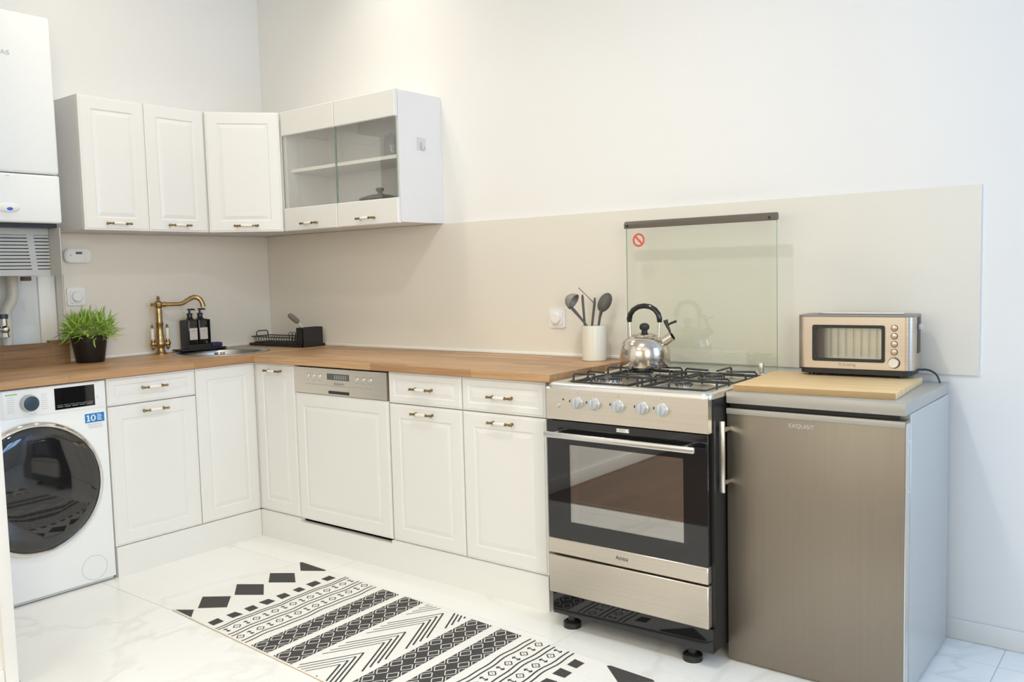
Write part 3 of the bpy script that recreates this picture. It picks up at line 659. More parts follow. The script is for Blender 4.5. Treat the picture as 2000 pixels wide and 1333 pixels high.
b = MB(); b.lathe([(.0035, 0), (.0035, .0015), (0, .002)], (2.483, SYF, .803), (0, -1, 0), 12); build('pilot_lamp', b, 'copper', cp)
b = MB(); P = PB(0, 0, SYF-.0004)
for xx in (2.541, 2.607, 2.697, 2.786, 2.854):
    b.prism([(xx-.004, .8285), (xx+.004, .8285), (xx+.004, .8295), (xx-.004, .8295)], 0, .0004, P)
b.prism([(2.693, .823), (2.702, .823), (2.702, .8242), (2.693, .8242)], 0, .0004, P)
build('printed_symbols', b, 'print', cp)['kind'] = 'stuff'
# hob tray
HZ = .842
b = MB(); b.box(SX0+.012, SX1-.012, SYF+.012, SYB-.03, HZ-.012, HZ); hob = build('hob_plate', b, 'steel', t)
b = MB()
ring = rrect((SX0+SX1)/2, (SYF+SYB)/2, SX1-SX0, SYB-SYF, .022, 6); cxm, cym = (SX0+SX1)/2, (SYF+SYB)/2
rows = []
for (ins, z) in [(0, .836), (0, .846), (.003, .853), (.010, .857), (.026, .858), (.038, .855), (.046, .846), (.048, HZ-.0005)]:
    rr = rrect(cxm, cym, SX1-SX0-2*ins, SYB-SYF-2*ins, max(.012, .024-ins*.3), 6); rows.append([b.bm.verts.new((x, y, z)) for x, y in rr])
for A, B in zip(rows, rows[1:]):
    for k in range(len(A)): b._f([A[k], A[(k+1) % len(A)], B[(k+1) % len(A)], B[k]], 0, True)
build('hob_rim', b, 'alu', hob)
BUR = ((2.562, -.525, .046), (2.565, -.300, .040), (2.850, -.528, .026), (2.850, -.310, .036))
for (bx, by, br) in BUR:
    b = MB(); b.lathe([(br+.004, 0), (br+.003, .004), (br, .006), (br, .016), (br-.003, .018), (0, .018)], (bx, by, HZ), n=32); bu = build('burner', b, 'alu', t)
    b = MB()
    nt_ = 20
    for k in range(nt_): a = 2*PI*k/nt_; b.tube([(bx+(br-.001)*math.cos(a), by+(br-.001)*math.sin(a), HZ+.012), (bx+(br+.002)*math.cos(a), by+(br+.002)*math.sin(a), HZ+.0185)], .0018, 5)
    build('burner_teeth', b, 'enamel', bu)
    b = MB(); b.lathe([(br-.004, .018), (br-.003, .020), (br-.006, .024), (0, .0245)], (bx, by, HZ), n=32); build('burner_cap', b, 'enamel', bu)
for (gx0, gx1, bs) in ((2.450, 2.703, BUR[:2]), (2.722, 2.985, BUR[2:])):
    gy0, gy1 = -.630, -.165; zl, zt = HZ+.010, HZ+.034; rb = .0050; ins = .020
    fx0, fx1, fy0, fy1 = gx0+ins, gx1-ins, gy0+ins, gy1-ins; gm = (gy0+gy1)/2
    b = MB(); b.tube([(fx0, fy0, zl), (fx1, fy0, zl), (fx1, fy1, zl), (fx0, fy1, zl)], rb, 8, closed=True); b.tube([(fx0, gm, zl), (fx1, gm, zl)], rb, 8)
    for px in (fx0, fx1):
        for py in (fy0, fy1): b.lathe([(.006, 0), (.005, .010)], (px, py, HZ), n=8)
    gr = build('pan_support', b, 'enamel', t)
    for (bx, by, br) in bs:
        for (ex, ey, in_) in ((gx0, by-.045, 1), (gx0, by+.045, 1), (gx1, by-.045, 1), (gx1, by+.045, 1), (bx, None, 1), (bx, None, -1)):
            if ey is None:
                ey = (gy0 if by < gm else gm) if in_ == 1 else (gm if by < gm else gy1); tip = Vector((bx, by-.030*in_, 0))
            else: tip = Vector((bx-.034 if ex == gx0 else bx+.034, ey+(by-ey)*.35, 0))
            e = Vector((ex, ey, 0)); dv = (tip-e).normalized()
            b = MB(); b.tube([(e.x, e.y, HZ+.002), (e.x, e.y, zt-.006), (e.x+dv.x*.005, e.y+dv.y*.005, zt), (tip.x, tip.y, zt-.001)], .0036, 8); build('prong', b, 'enamel', gr)
# glass lid
LY = -.118
b = MB(); b.box(2.402, 2.998, LY, LY+.004, .862, 1.398); gl = build('glass_lid', b, 'lid', t)
b = MB(); b.prism([(LY-.010, 1.390), (LY-.004, 1.388), (LY+.012, 1.392), (LY+.012, 1.408), (LY+.004, 1.416), (LY-.004, 1.414), (LY-.010, 1.404)], 2.398, 3.001, lambda a, bb, d: (d, a, bb)); build('lid_top_bar', b, 'bar', gl)
b = MB()
for xx in (2.412, 2.976): b.lathe([(.005, 0), (.005, .002), (0, .002)], (xx, LY-.010, 1.398), (0, -1, 0), 12)
build('bar_screw', b, 'bplast', gl)
for xx in (2.4005, 2.9982): b = MB(); b.box(xx, xx+.0013, LY, LY+.004, .862, 1.398); build('glass_edge', b, 'gedge', gl)
P = PB(0, 0, LY-.0002)
b = MB(); n = 40
for k in range(n):
    a0, a1 = 2*PI*k/n, 2*PI*(k+1)/n; cx, cz = 2.456, 1.343
    b.quad([P(cx+R_*math.cos(a), cz+R_*math.sin(a), 0) for R_, a in ((.0185, a0), (.0185, a1), (.026, a1), (.026, a0))])
b.quad([P(2.456+a, 1.343+c_, .0002) for a, c_ in ((-.0165, .0110), (-.0110, .0165), (.0165, -.0110), (.0110, -.0165))])
sg = build('warning_sign', b, 'red', gl, fix=False); sg['label'] = 'red ring with a diagonal bar'
b = MB(); b.prism(rrect(2.458, 1.338, .018, .008, .002), -.0001, .0001, P); b.prism(rrect(2.456, 1.348, .006, .012, .002), -.0001, .0001, P); build('warning_pictogram', b, 'lprint', gl)
b = MB()
for k in range(12):
    z = .930-k*.0040; b.quad([P(a, c_, 0) for a, c_ in ((2.585, z), (2.888, z), (2.888, z+.0011), (2.585, z+.0011))])
nt_o = build('printed_notice', b, 'fprint', gl, fix=False); nt_o['kind'] = 'stuff'
for xx in (2.46, 2.94):
    b = MB(); b.box(xx-.009, xx+.009, LY-.005, LY+.010, .857, .892, 0, .004, 2); build('lid_hinge', b, 'steel', gl)

# kettle
KX, KY, KZ = 2.572, -.288, HZ+.0380
t = thing('whistling_kettle', 'polished steel whistling kettle with black handle on the rear left burner', 'kettle', (KX, KY, KZ), math.radians(10))
b = MB(); b.lathe([(0, 0), (.084, 0), (.0895, .003), (.0915, .010), (.0915, .046), (.0905, .060), (.086, .077), (.076, .093), (.060, .105), (.046, .111), (.043, .1115)], n=56, cap=False); build('body', b, 'kettle', t, local=True)
b = MB(); b.lathe([(.045, .111), (.045, .114), (.038, .118), (.018, .122), (0, .1225)], n=32); ld = build('lid', b, 'kettle', t, local=True)
b = MB(); b.lathe([(.011, .122), (.011, .131), (.016, .134), (.0185, .141), (.017, .150), (.010, .156), (0, .157)], n=20); build('lid_knob', b, 'bplast', ld, local=True)
hp_ = [(-.0565, 0, .160), (-.0575, 0, .172), (-.053, 0, .189), (-.041, 0, .205), (-.022, 0, .216), (0, 0, .219), (.022, 0, .216), (.041, 0, .205), (.053, 0, .189), (.0575, 0, .172), (.0565, 0, .160)]
b = MB(); b.tube(hp_, [.0085, .010, .0098, .0096, .0096, .0096, .0096, .0096, .0098, .010, .0085], 14); hh = build('handle', b, 'bglass', t, local=True)
b = MB()
for sx in (-1, 1): b.tube([(sx*.054, 0, .104), (sx*.0565, 0, .163)], .0038, 8)
build('handle_stem', b, 'alu', hh, local=True)
sp = Vector((.84, 0, .54)); s0 = Vector((.060, 0, .082))
b = MB(); b.tube([s0, s0+sp*.053], [.0185, .0165], 20, caps=False); b.tube([s0+sp*.053, s0+sp*.030], [.0150, .0150], 20, 1, caps=False); b.lathe([(.0165, .053), (.0150, .053)], s0, sp, 20, cap=False)
b.lathe([(.015, .038), (0, .038)], s0, sp, 20, 1, cap=False); spo = build('spout', b, ['kettle', 'bplast'], t, local=True)
b = MB(); b.tube([(.079, 0, .168), (.086, 0, .146), (.094, 0, .130), (.096, 0, .118)], [.009, .006, .0045, .004], 8); b.tube([(.088, 0, .150), (.100, 0, .157), (.119, .002, .164)], [.0035, .004, .0045], 8)
build('whistle_lever', b, 'bplast', spo, local=True)

# utensil crock
CX, CY = 2.238, -.105
t = thing('utensil_crock', 'cream ceramic crock holding grey utensils left of the stove', 'crock', (CX, CY, HC))
b = MB(); b.lathe([(0, 0), (.046, 0), (.049, .003), (.0495, .138), (.0485, .142), (.0455, .140), (.045, .008), (0, .008)], (CX, CY, HC+.0003), n=40, cap=False); build('body', b, 'cream', t)
cr = Vector((math.cos(yaw), math.sin(yaw), 0)); tw = Vector((math.sin(yaw), -math.cos(yaw), 0))      # axes square to and along the crock's open view
def cp_(a, z, d=0): return Vector((CX, CY, HC)) + cr*a + tw*d + Vector((0, 0, z))
g = 'grey nylon utensils in the crock'
t = thing('ladle', 'light grey ladle leaning left out of the cream crock', 'ladle', cp_(0, .01), 0, g)
b = MB(); b.tube([cp_(.012, .012, .010), cp_(-.030, .142, .014), cp_(-.062, .183, .010), cp_(-.080, .205), cp_(-.092, .218)], [.0045, .0055, .007, .0085, .006], 10, flat=.7); build('handle', b, 'util', t)
b = MB(); lc = cp_(-.086, .242); ax_ = (cr*.74 + Vector((0, 0, -.50)) + tw*.45).normalized()
b.lathe([(0, -.028), (.014, -.026), (.026, -.015), (.033, .002), (.034, .008), (.032, .008), (.031, .002), (.024, -.013), (.012, -.023), (0, -.025)], lc, ax_, 32, cap=False); build('bowl', b, 'util2', t)
t = thing('spatula', 'upright dark utensil handle second from the left in the crock', 'spatula', cp_(-.002, .01), 0, g)
b = MB(); b.tube([cp_(-.020, .012, -.022), cp_(-.035, .14, -.022), cp_(-.042, .255, -.022), cp_(-.0425, .266, -.022)], [.0045, .0045, .0052, .003], 10); build('handle', b, 'util', t)
t = thing('turner', 'dark slim turner handle standing left of the spoon in the crock', 'turner', cp_(.012, .01, -.02), 0, g)
b = MB(); b.tube([cp_(-.012, .012, -.014), cp_(-.006, .14, -.018), cp_(.006, .232, -.02), cp_(.0075, .252, -.02)], [.004, .0045, .0052, .0035], 10); build('handle', b, 'util', t)
b = MB(); b.tube([cp_(.004, .230, -.022), cp_(-.026, .262, -.020), cp_(-.058, .294, -.018)], [.0018, .0014, .0016], 6); build('thin_blade', b, 'util', t)
t = thing('serving_spoon', 'dark grey serving spoon at the right of the crock', 'spoon', cp_(.02, .01, .01), 0, g)
b = MB(); b.tube([cp_(.006, .012, .005), cp_(.018, .145, .012), cp_(.024, .178, .012), cp_(.031, .204, .012)], [.0050, .0060, .0070, .0095], 10, flat=.7); build('handle', b, 'util', t)
b = MB(); b.sphere((0, 0, 0), 1, 22, sc=(.0260, .0070, .041)); b.xf(Matrix.Translation(cp_(.044, .233, .012)) @ Matrix.Rotation(yaw, 4, 'Z') @ Matrix.Rotation(math.radians(28), 4, 'Y')); build('bowl', b, 'util', t)

# ------------------------------------------------------------------ fridge
FX0, FX1, FYF, FYB = 2.984, 3.535, -.578, -.054
FX0 += .032
t = thing('fridge', 'small stainless steel fridge right of the stove, under the wooden board', 'fridge', (3.26, -.3, 0))
b = MB(); b.box(FX0+.001, FX1-.001, FYF+.062, FYB, .012, .813, 0, .002, 1); build('body', b, 'inoxside', t)
b = MB(); b.box(FX0, FX1, FYF, FYB, .8145, .850, 0, .004, 2); build('top_plate', b, 'lidgrey', t)
b = MB(); b.box(FX0, FX1-.002, FYF+.004, FYF+.056, .006, .800, 0, .004, 2); dr = build('door', b, 'steelv', t)
b = MB(); b.box(FX0+.006, FX1-.01, FYF+.056, FYF+.064, .02, .795); build('door_seal', b, 'bplast', dr)
b = MB(); b.box(FX0+.004, FX1-.030, FYF+.02, FYF+.06, .801, .8140); build('gap_strip', b, 'bplast', t)
b = MB(); b.box(FX0, FX1-.002, FYF+.001, FYF+.006, .782, .7995, 0, .002, 2); build('door_top_edge', b, 'lidgrey', dr)
b = MB(); b.box(3.0165, 3.034, FYF-.052, FYF-.044, .546, .767, 0, .002, 2)
for z in (.575, .738): b.box(3.021, 3.030, FYF-.046, FYF+.006, z-.007, z+.007, 0, .002, 1)
build('door_handle', b, 'alu', dr)
b = MB(); b.box(FX1-.0025, FX1-.0005, FYF+.008, FYF+.050, .010, .792); build('side_strip', b, 'alu', dr)
b = MB()
for z in (.74, .60): b.lathe([(.004, 0), (.004, .001), (0, .0015)], (FX1-.0006, FYF+.040, z), (1, 0, 0), 10)
build('screw_cap', b, 'wplast', dr)
for xx in (FX0+.06, FX1-.06):
    for yy in (FYF+.10, FYB-.06): b = MB(); b.lathe([(.02, 0), (.02, .008), (.012, .010), (.012, .013)], (xx, yy, 0), n=12); build('foot', b, 'bplast', t)
text('lettering', 'EXQUISIT', .0135, (3.249, FYF+.004, .761), 'back', 'lprint', dr, .074)

# bamboo board
BZ = .8505
BR = Matrix.Translation((3.029, -.553, 0)) @ Matrix.Rotation(math.radians(3.4), 4, 'Z')
t = thing('bamboo_board', 'pale bamboo chopping board lying on the fridge under the toaster', 'board', (3.029, -.553, BZ), math.radians(3.4))
b = MB(); b.box(0, .468, 0, .40, 0, .0195, 0, .002, 2); build('board', b, 'bamboo', t, local=True)

# toaster
TL = (3.108, -.225, .8705); TR = math.radians(3.0)
t = thing('glass_toaster', 'steel long slot toaster with a glass window on the bamboo board', 'toaster', TL, TR)
W_, D_, H_ = .356, .150, .198
b = MB(); rr = rrect(W_/2, D_/2, W_-.012, D_-.012, .026, 6); b.prism(rr, .008, .026, lambda a, bb, d: (a, bb, d), 0, True)
for xx in (.04, W_-.04):
    for yy in (.03, D_-.03): b.lathe([(.010, 0), (.010, .009)], (xx, yy, 0), n=10)
b.box(-.008, .012, .05, .075, .016, .026, 0, .002, 1)
build('base', b, 'bplast', t, local=True)
# steel shell with a window opening: front sheet with hole, sides, back
def shell():
    mb = MB(); z0, z1 = .0255, .191
    # rounded outline split: front straight part handled as plates round the window
    rad = .026
    xa, xb = rad, W_-rad
    wx0, wx1, wz0, wz1 = .052, .272, .050, .164
    for q in ((xa, wx0, z0, z1), (wx1, xb, z0, z1), (wx0, wx1, z0, wz0), (wx0, wx1, wz1, z1)): mb.box(q[0], q[1], 0, .003, q[2], q[3])
    pts = [(xb, 0)] + [(xb+rad*math.sin(k*PI/2/8), rad-rad*math.cos(k*PI/2/8)) for k in range(1, 9)] + [(W_, D_-rad)] + [(xb+rad*math.cos(k*PI/2/8), D_-rad+rad*math.sin(k*PI/2/8)) for k in range(1, 9)]
    pts += [(xa-rad*math.sin(k*PI/2/8), D_-rad+rad*math.cos(k*PI/2/8)) for k in range(0, 9)] + [(0, rad)] + [(xa-rad*math.cos(k*PI/2/8), rad-rad*math.sin(k*PI/2/8)) for k in range(1, 9)]
    A = [mb.bm.verts.new((x, y, z0)) for x, y in pts]; B = [mb.bm.verts.new((x, y, z1)) for x, y in pts]
    for k in range(len(pts)-1): mb._f([A[k], A[k+1], B[k+1], B[k]], 0, True)
    return mb
build('shell', shell(), 'toast', t, local=True, fix=False)
b = MB()
P = lambda a, bb, d: (a, -d, bb)
o_ = rrect(.162, .107, .224, .118, .007, 4); i_ = rrect(.162, .107, .203, .098, .006, 4); n = len(o_)
Ao = [b.bm.verts.new(P(x, z, .0015)) for x, z in o_]; Ai = [b.bm.verts.new(P(x, z, .0015)) for x, z in i_]; Ab = [b.bm.verts.new(P(x, z, -.010)) for x, z in i_]; Ob = [b.bm.verts.new(P(x, z, -.002)) for x, z in o_]
for k in range(n):
    k2 = (k+1) % n; b._f([Ob[k], Ob[k2], Ao[k2], Ao[k]]); b._f([Ao[k], Ao[k2], Ai[k2], Ai[k]]); b._f([Ai[k], Ai[k2], Ab[k2], Ab[k]])
fr = build('window_frame', b, 'bplast', t, local=True, fix=False)
b = MB(); b.box(.058, .266, .006, .008, .056, .158); build('window_pane', b, 'cglass', fr, local=True)
b = MB(); b.box(.05, .28, .075, .078, .03, .186); b.box(.05, .28, .010, .075, .050, .053); b.box(.05, .28, .010, .075, .158, .162, 1); build('inner_chamber', b, ['steel', 'bplast'], t, local=True)
b = MB()
for k in range(9): b.tube([(.066+k*.024, .066, .056), (.066+k*.024, .066, .156)], .0007, 5)
build('toast_guard_wires', b, 'alu', t, local=True)
b = MB(); b.prism(rrect(W_/2, D_/2, W_-.002, D_-.002, .026, 6), .190, .197, lambda a, bb, d: (a, bb, d), 0, True); top = build('top_cover', b, 'util2', t, local=True)
b = MB(); b.box(.05, .315, .055, .092, .1968, .1978); build('bread_slot', b, 'bplast', top, local=True)
b = MB(); b.box(.055, .31, .096, .100, .197, .2015, 0, .001, 1); build('slot_rail', b, 'alu', top, local=True)
for k, z in enumerate((.158, .133, .108, .083)):
    b = MB(); b.lathe([(.0105, 0), (.0105, .001), (.0088, .001)], (.301, 0, z), (0, -1, 0), 24, cap=False, mats=[0, 0]); b.lathe([(.0088, 0), (.0088, .003), (.007, .004), (0, .004)], (.301, 0, z), (0, -1, 0), 24, 1); build('button', b, ['bplast', 'toast'], t, local=True)
b = MB(); b.lathe([(.0175, 0), (.0175, .002), (.0160, .002)], (.301, 0, .0495), (0, -1, 0), 28, 0, cap=False); b.lathe([(.0160, 0), (.0155, .012), (.0140, .014), (0, .014)], (.3005, 0, .0495), (0, -1, 0), 28, 1); build('browning_knob', b, ['bplast', 'alu'], t, local=True)
b = MB(); b.box(W_-.001, W_+.0015, .060, .104, .075, .190, 0, .001, 1); sl = build('lever_slot', b, 'bplast', t, local=True)
b = MB(); b.box(W_, W_+.012, .066, .098, .150, .168, 0, .003, 2); build('lever', b, 'knob', sl, local=True)
text('lettering', 'H.koenig', .0125, tuple(Matrix.Translation(TL) @ Matrix.Rotation(TR, 4, 'Z') @ Vector((.160, -.0004, .038))), 'back', 'print', t, .052, rz=TR)
b = MB(); b.tube([(W_-.03, .135, .014), (W_-.01, .145, .0155), (W_+.008, .150, .016), (W_+.021, .147, .0145), (W_+.032, .140, .0105), (W_+.041, .132, .0065), (W_+.048, .122, .001), (W_+.053, .113, -.006), (W_+.057, .104, -.012), (W_+.060, .095, -.0165)], .0032, 8); build('power_cord', b, 'dknob', t, local=True)

# ------------------------------------------------------------------ potted plant
PX_, PY_ = .134, -1.110
t = thing('potted_plant', 'bushy green plant in a black pot on the worktop left of the faucet', 'plant', (PX_, PY_, HC))
b = MB(); b.lathe([(0, 0), (.058, 0), (.060, .003), (.078, .118), (.081, .120), (.082, .126), (.077, .126), (.074, .116), (0, .112)], (PX_, PY_, HC+.0003), n=40, cap=False); build('pot', b, 'pot', t)
b = MB(); b.lathe([(.0735, .113), (.04, .120), (0, .122)], (PX_, PY_, HC), n=24, cap=False); build('soil', b, 'soil', t)
def leaf_mesh(matname, bend):
    b = MB(); prof = [(0, .0008), (.25, .0030), (.55, .0034), (.8, .0022), (1.0, .0002)]; L = .050; A = []; C = []; B = []
    for (s_, w_) in prof:
        z = -bend*s_*s_*L; x = s_*L
        A.append(b.bm.verts.new((x, -w_, z+.0008))); C.append(b.bm.verts.new((x, 0, z))); B.append(b.bm.verts.new((x, w_, z+.0008)))
    for k in range(len(prof)-1):
        b._f([A[k], C[k], C[k+1], A[k+1]], 0, True); b._f([C[k], B[k], B[k+1], C[k+1]], 0, True)
    return b
protos = []
rnd = random.Random(11)
nleaf = 0
C0 = Vector((PX_, PY_, HC+.142))
def leaf_at(pt, dl, sc):
    global nleaf
    if (pt+dl*.058*sc).x < .032: dl = Vector((abs(dl.x)+.1, dl.y, dl.z)).normalized()
    yv = dl.cross(Vector((0, 0, 1))); yv = yv.normalized() if yv.length > .02 else Vector((1, 0, 0))
    R3 = Matrix((dl, yv, dl.cross(yv))).transposed().to_4x4()
    mtx = Matrix.Translation(pt-Vector((PX_, PY_, HC))) @ R3 @ Matrix.Rotation(rnd.uniform(-.8, .8), 4, 'X') @ Matrix.Scale(sc, 4)
    if len(protos) < 4:
        o = build('leaf', leaf_mesh(None, [.2, .5, .3, .7][len(protos)]), ['leaf', 'leaf2', 'leaf2', 'leaf'][len(protos)], t, local=True); o.matrix_local = mtx; protos.append(o)
    else: dup(protos[rnd.randrange(4)], t, mtx)
    nleaf += 1
for s_ in range(44):
    az = 2*PI*(s_*.618 % 1); k = (s_+.5)/44
    ct = 1 - 1.42*k; tilt = math.acos(max(-1, ct))          # an even dome, a little past the horizontal
    dr_ = Vector((math.cos(az)*math.sin(tilt), math.sin(az)*math.sin(tilt), math.cos(tilt)))
    tip = C0 + Vector((dr_.x*.108, dr_.y*.108, dr_.z*.085 - .008))*rnd.uniform(.88, 1.06)
    tip.x = max(tip.x, .050)
    base = Vector((PX_, PY_, HC+.118)) + Vector((math.cos(az), math.sin(az), 0))*.050*min(1, math.sin(tilt))
    mid = base.lerp(tip, .5) + Vector((0, 0, .026*math.sin(tilt)))
    pts = [base, base.lerp(mid, .5)+Vector((0, 0, .005)), mid, mid.lerp(tip, .55)+Vector((0, 0, .004)), tip]
    b = MB(); b.tube(pts, [.0014, .0013, .0012, .001, .0008], 5); build('stem', b, 'leaf', t)
    for j in range(6):
        if nleaf >= 290: break
        q = .50 + .50*j/5; i0 = min(3, int(q*4)); pt = pts[i0].lerp(pts[i0+1], q*4-i0)
        d0 = (pts[i0+1]-pts[i0]).normalized(); side = d0.cross(Vector((0, 0, 1))); side = side.normalized() if side.length > .05 else Vector((1, 0, 0))
        upv = side.cross(d0)
        dl = d0.copy() if j == 5 else (d0*.75 + side*(1 if j % 2 else -1)*rnd.uniform(.35, .95) + upv*rnd.uniform(-.35, .55)).normalized()
        leaf_at(pt, dl, rnd.uniform(.75, 1.1))
    if nleaf < 290 and s_ % 2 == 0: leaf_at(tip, (dr_+Vector((rnd.uniform(-.5, .5), rnd.uniform(-.5, .5), rnd.uniform(-.2, .5)))).normalized(), .8)

# the small leaves between them, too many and too fine to pick apart
b = MB()
for q in range(620):
    az = rnd.uniform(0, 2*PI); ct = rnd.uniform(-.30, 1); tilt = math.acos(ct); rr_ = rnd.uniform(.45, 1.0)
    n_ = Vector((math.cos(az)*math.sin(tilt), math.sin(az)*math.sin(tilt), ct))
    pt = C0 + Vector((n_.x*.105, n_.y*.105, n_.z*.080 - .004))*rr_
    if pt.x < .045: continue
    dl = (n_ + Vector((rnd.uniform(-.8, .8), rnd.uniform(-.8, .8), rnd.uniform(-.7, .35)))).normalized()
    yv = dl.cross(Vector((0, 0, 1))).normalized(); yv = (Matrix.Rotation(rnd.uniform(-.9, .9), 3, dl) @ yv); zv = dl.cross(yv); L_ = rnd.uniform(.026, .042); m_ = 1 if rnd.random() < .62 else 0
    if (pt+dl*L_).x < .03: continue
    A = [b.bm.verts.new(pt + dl*L_*a + yv*w_ - zv*bb*L_) for a, w_, bb in ((0, 0, 0), (.35, .0028, .03), (.7, .0022, .12), (1, 0, .28), (.7, -.0022, .12), (.35, -.0028, .03))]
    b._f([A[0], A[1], A[5]], m_, True); b._f([A[1], A[2], A[4], A[5]], m_, True); b._f([A[2], A[3], A[4]], m_, True)
fo = build('small_leaves', b, ['leaf', 'leaf2'], t, fix=False); fo['kind'] = 'stuff'

# ------------------------------------------------------------------ soap dispensers
t = thing('soap_tray', 'flat black tray under the soap dispensers beside the sink', 'tray', (.08, -.51, HC))
b = MB(); b.box(.030, .128, -.640, -.385, HC+.0065, HC+.0145, 0, .003, 2); build('tray', b, 'bplast', t)
for yy in (-.62, -.40): b = MB(); b.lathe([(.006, 0), (.006, .007)], (.040, yy, HC+.0003), n=10); build('foot', b, 'bplast', t)
TZ = HC+.0148
t = thing('dispenser_caddy', 'black box caddy holding two soap dispensers', 'caddy', (.07, -.525, TZ))
b = MB(); b.box(.036, .106, -.592, -.462, TZ, TZ+.005); b.box(.036, .040, -.592, -.462, TZ+.005, TZ+.146); b.box(.040, .106, -.592, -.588, TZ+.005, TZ+.146); b.box(.040, .106, -.466, -.462, TZ+.005, TZ+.146); b.box(.102, .106, -.588, -.466, TZ+.005, TZ+.020)
build('caddy', b, 'bsat', t)
for (yy, lab, body) in ((-.5565, 'black soap dispenser with pump, left one in the caddy', 'SHAMPOO'), (-.4975, 'black soap dispenser with pump, right one in the caddy', 'SOAP')):
    t = thing('soap_dispenser', lab, 'dispenser', (.072, yy, TZ+.005), 0, 'black soap dispensers in the caddy')
    b = MB(); b.box(.044, .1005, yy-.0275, yy+.0275, TZ+.0055, TZ+.150, 0, .006, 3); b.lathe([(.022, .148), (.016, .156), (.013, .160), (.013, .170)], (.072, yy, TZ), n=20); build('bottle', b, 'bglass', t)
    b = MB(); b.lathe([(.0145, .170), (.0145, .180), (.0055, .182), (.005, .196), (.010, .197), (.010, .204), (0, .205)], (.072, yy, TZ), n=18); b.tube([(.072, yy, TZ+.2005), (.092, yy+.012, TZ+.2005), (.098, yy+.016, TZ+.197)], [.0045, .004, .003], 8); build('pump', b, 'bplast', t)
    b = MB(); b.box(.1006, .1012, yy-.022, yy+.022, TZ+.045, TZ+.105); lb = build('label', b, 'label', t)
    text('lettering', body, .0045, (.1014, yy, TZ+.091), 'left', 'print', lb)
b = MB(); b.box(.050, .105, -.452, -.392, TZ, TZ+.022, 0, .006, 2); tag(build('sponge', b, 'navy'), 'navy blue sponge on the tray right of the soap dispensers', 'sponge')

# ------------------------------------------------------------------ dish rack
RX0, RX1, RY0, RY1 = .035, .490, -.178, -.028
t = thing('dish_rack', 'small black wire dish rack with drip tray in the worktop corner', 'dish rack', (.245, -.10, HC))
b = MB(); b.box(RX0, RX1, RY0, RY1, HC+.0003, HC+.006, 0, .002, 1)
for q in ((RX0, RX1, RY0, RY0+.005), (RX0, RX1, RY1-.005, RY1), (RX0, RX0+.005, RY0, RY1), (RX1-.005, RX1, RY0, RY1)): b.box(q[0], q[1], q[2], q[3], HC+.003, HC+.014)
build('drip_tray', b, 'bplast', t)
zr0, zr1 = HC+.017, HC+.048
x0, x1, y0, y1 = RX0+.01, RX0+.385, RY0+.010, RY1-.012
b = MB()
b.tube([(x0, y0, zr1), (x1, y0, zr1), (x1, y1, zr1), (x0, y1, zr1)], .0028, 8, closed=True); b.tube([(x0+.01, y0+.01, zr0), (x1, y0+.01, zr0), (x1, y1-.01, zr0), (x0+.01, y1-.01, zr0)], .0022, 8, closed=True)
build('rim', b, 'bsat', t)
for k in range(17):
    xx = x0+.012+k*(x1-x0-.02)/16
    b = MB(); b.tube([(xx, y0, zr1), (xx, y0+.01, zr0), (xx, y1-.01, zr0), (xx, y1, zr1)], .0015, 6); build('wire', b, 'bsat', t)
for k in range(6):
    yy = y0+.02+k*(y1-y0-.04)/5; b = MB(); b.tube([(x0, yy, zr1), (x0+.01, yy, zr0), (x1, yy, zr0), (x1, yy, zr1)], .0014, 6); build('wire', b, 'bsat', t)
b = MB(); b.tube([(x0+.002, y0+.03, zr1), (x0+.002, y0+.032, zr1+.022), (x0+.002, y0+.040, zr1+.028), (x0+.002, y1-.032, zr1+.028), (x0+.002, y1-.024, zr1+.022), (x0+.002, y1-.022, zr1)], .0028, 8); build('grip_loop', b, 'bsat', t)
for k in range(6):
    xx = x0+.20+k*.027; yc = y1-.020
    b = MB(); b.tube([(xx, yc+.012, zr0), (xx, yc+.012, zr1+.012), (xx, yc+.006, zr1+.020), (xx, yc-.006, zr1+.020), (xx, yc-.012, zr1+.012), (xx, yc-.012, zr0)], .0018, 7); build('plate_loop', b, 'bsat', t)
t = thing('cutlery_holder', 'black plastic cutlery holder at the right end of the dish rack', 'holder', (.458, -.10, HC+.0063))
b = MB(); hz = HC+.0063; hx0, hx1, hy0, hy1 = .432, .484, -.168, -.036
b.box(hx0, hx1, hy0, hy1, hz, hz+.004)
for q in ((hx0, hx1, hy0, hy0+.003), (hx0, hx1, hy1-.003, hy1), (hx0, hx0+.003, hy0, hy1), (hx1-.003, hx1, hy0, hy1)): b.box(q[0], q[1], q[2], q[3], hz, hz+.096)
b.box(hx0-.001, hx1+.001, hy0-.001, hy0, hz+.034, hz+.037); build('box', b, 'bplast', t)
t = thing('bottle_brush', 'grey bottle brush leaning out of the cutlery holder', 'brush', (.36, -.10, hz+.005))
b = MB(); b.tube([(.468, -.085, hz+.006), (.445, -.140, hz+.100), (.436, -.160, hz+.136)], .0022, 8); build('handle', b, 'wplast', t)
b = MB(); pA, pB = Vector((.438, -.155, hz+.124)), Vector((.418, -.198, hz+.166)); ax_ = (pB-pA).normalized(); Ln = (pB-pA).length
b.lathe([(0, -.004), (.009, 0), (.0145, .012), (.0145, Ln*.7), (.011, Ln), (0, Ln+.006)], pA, ax_, 18); build('bristles', b, 'greyb', t)

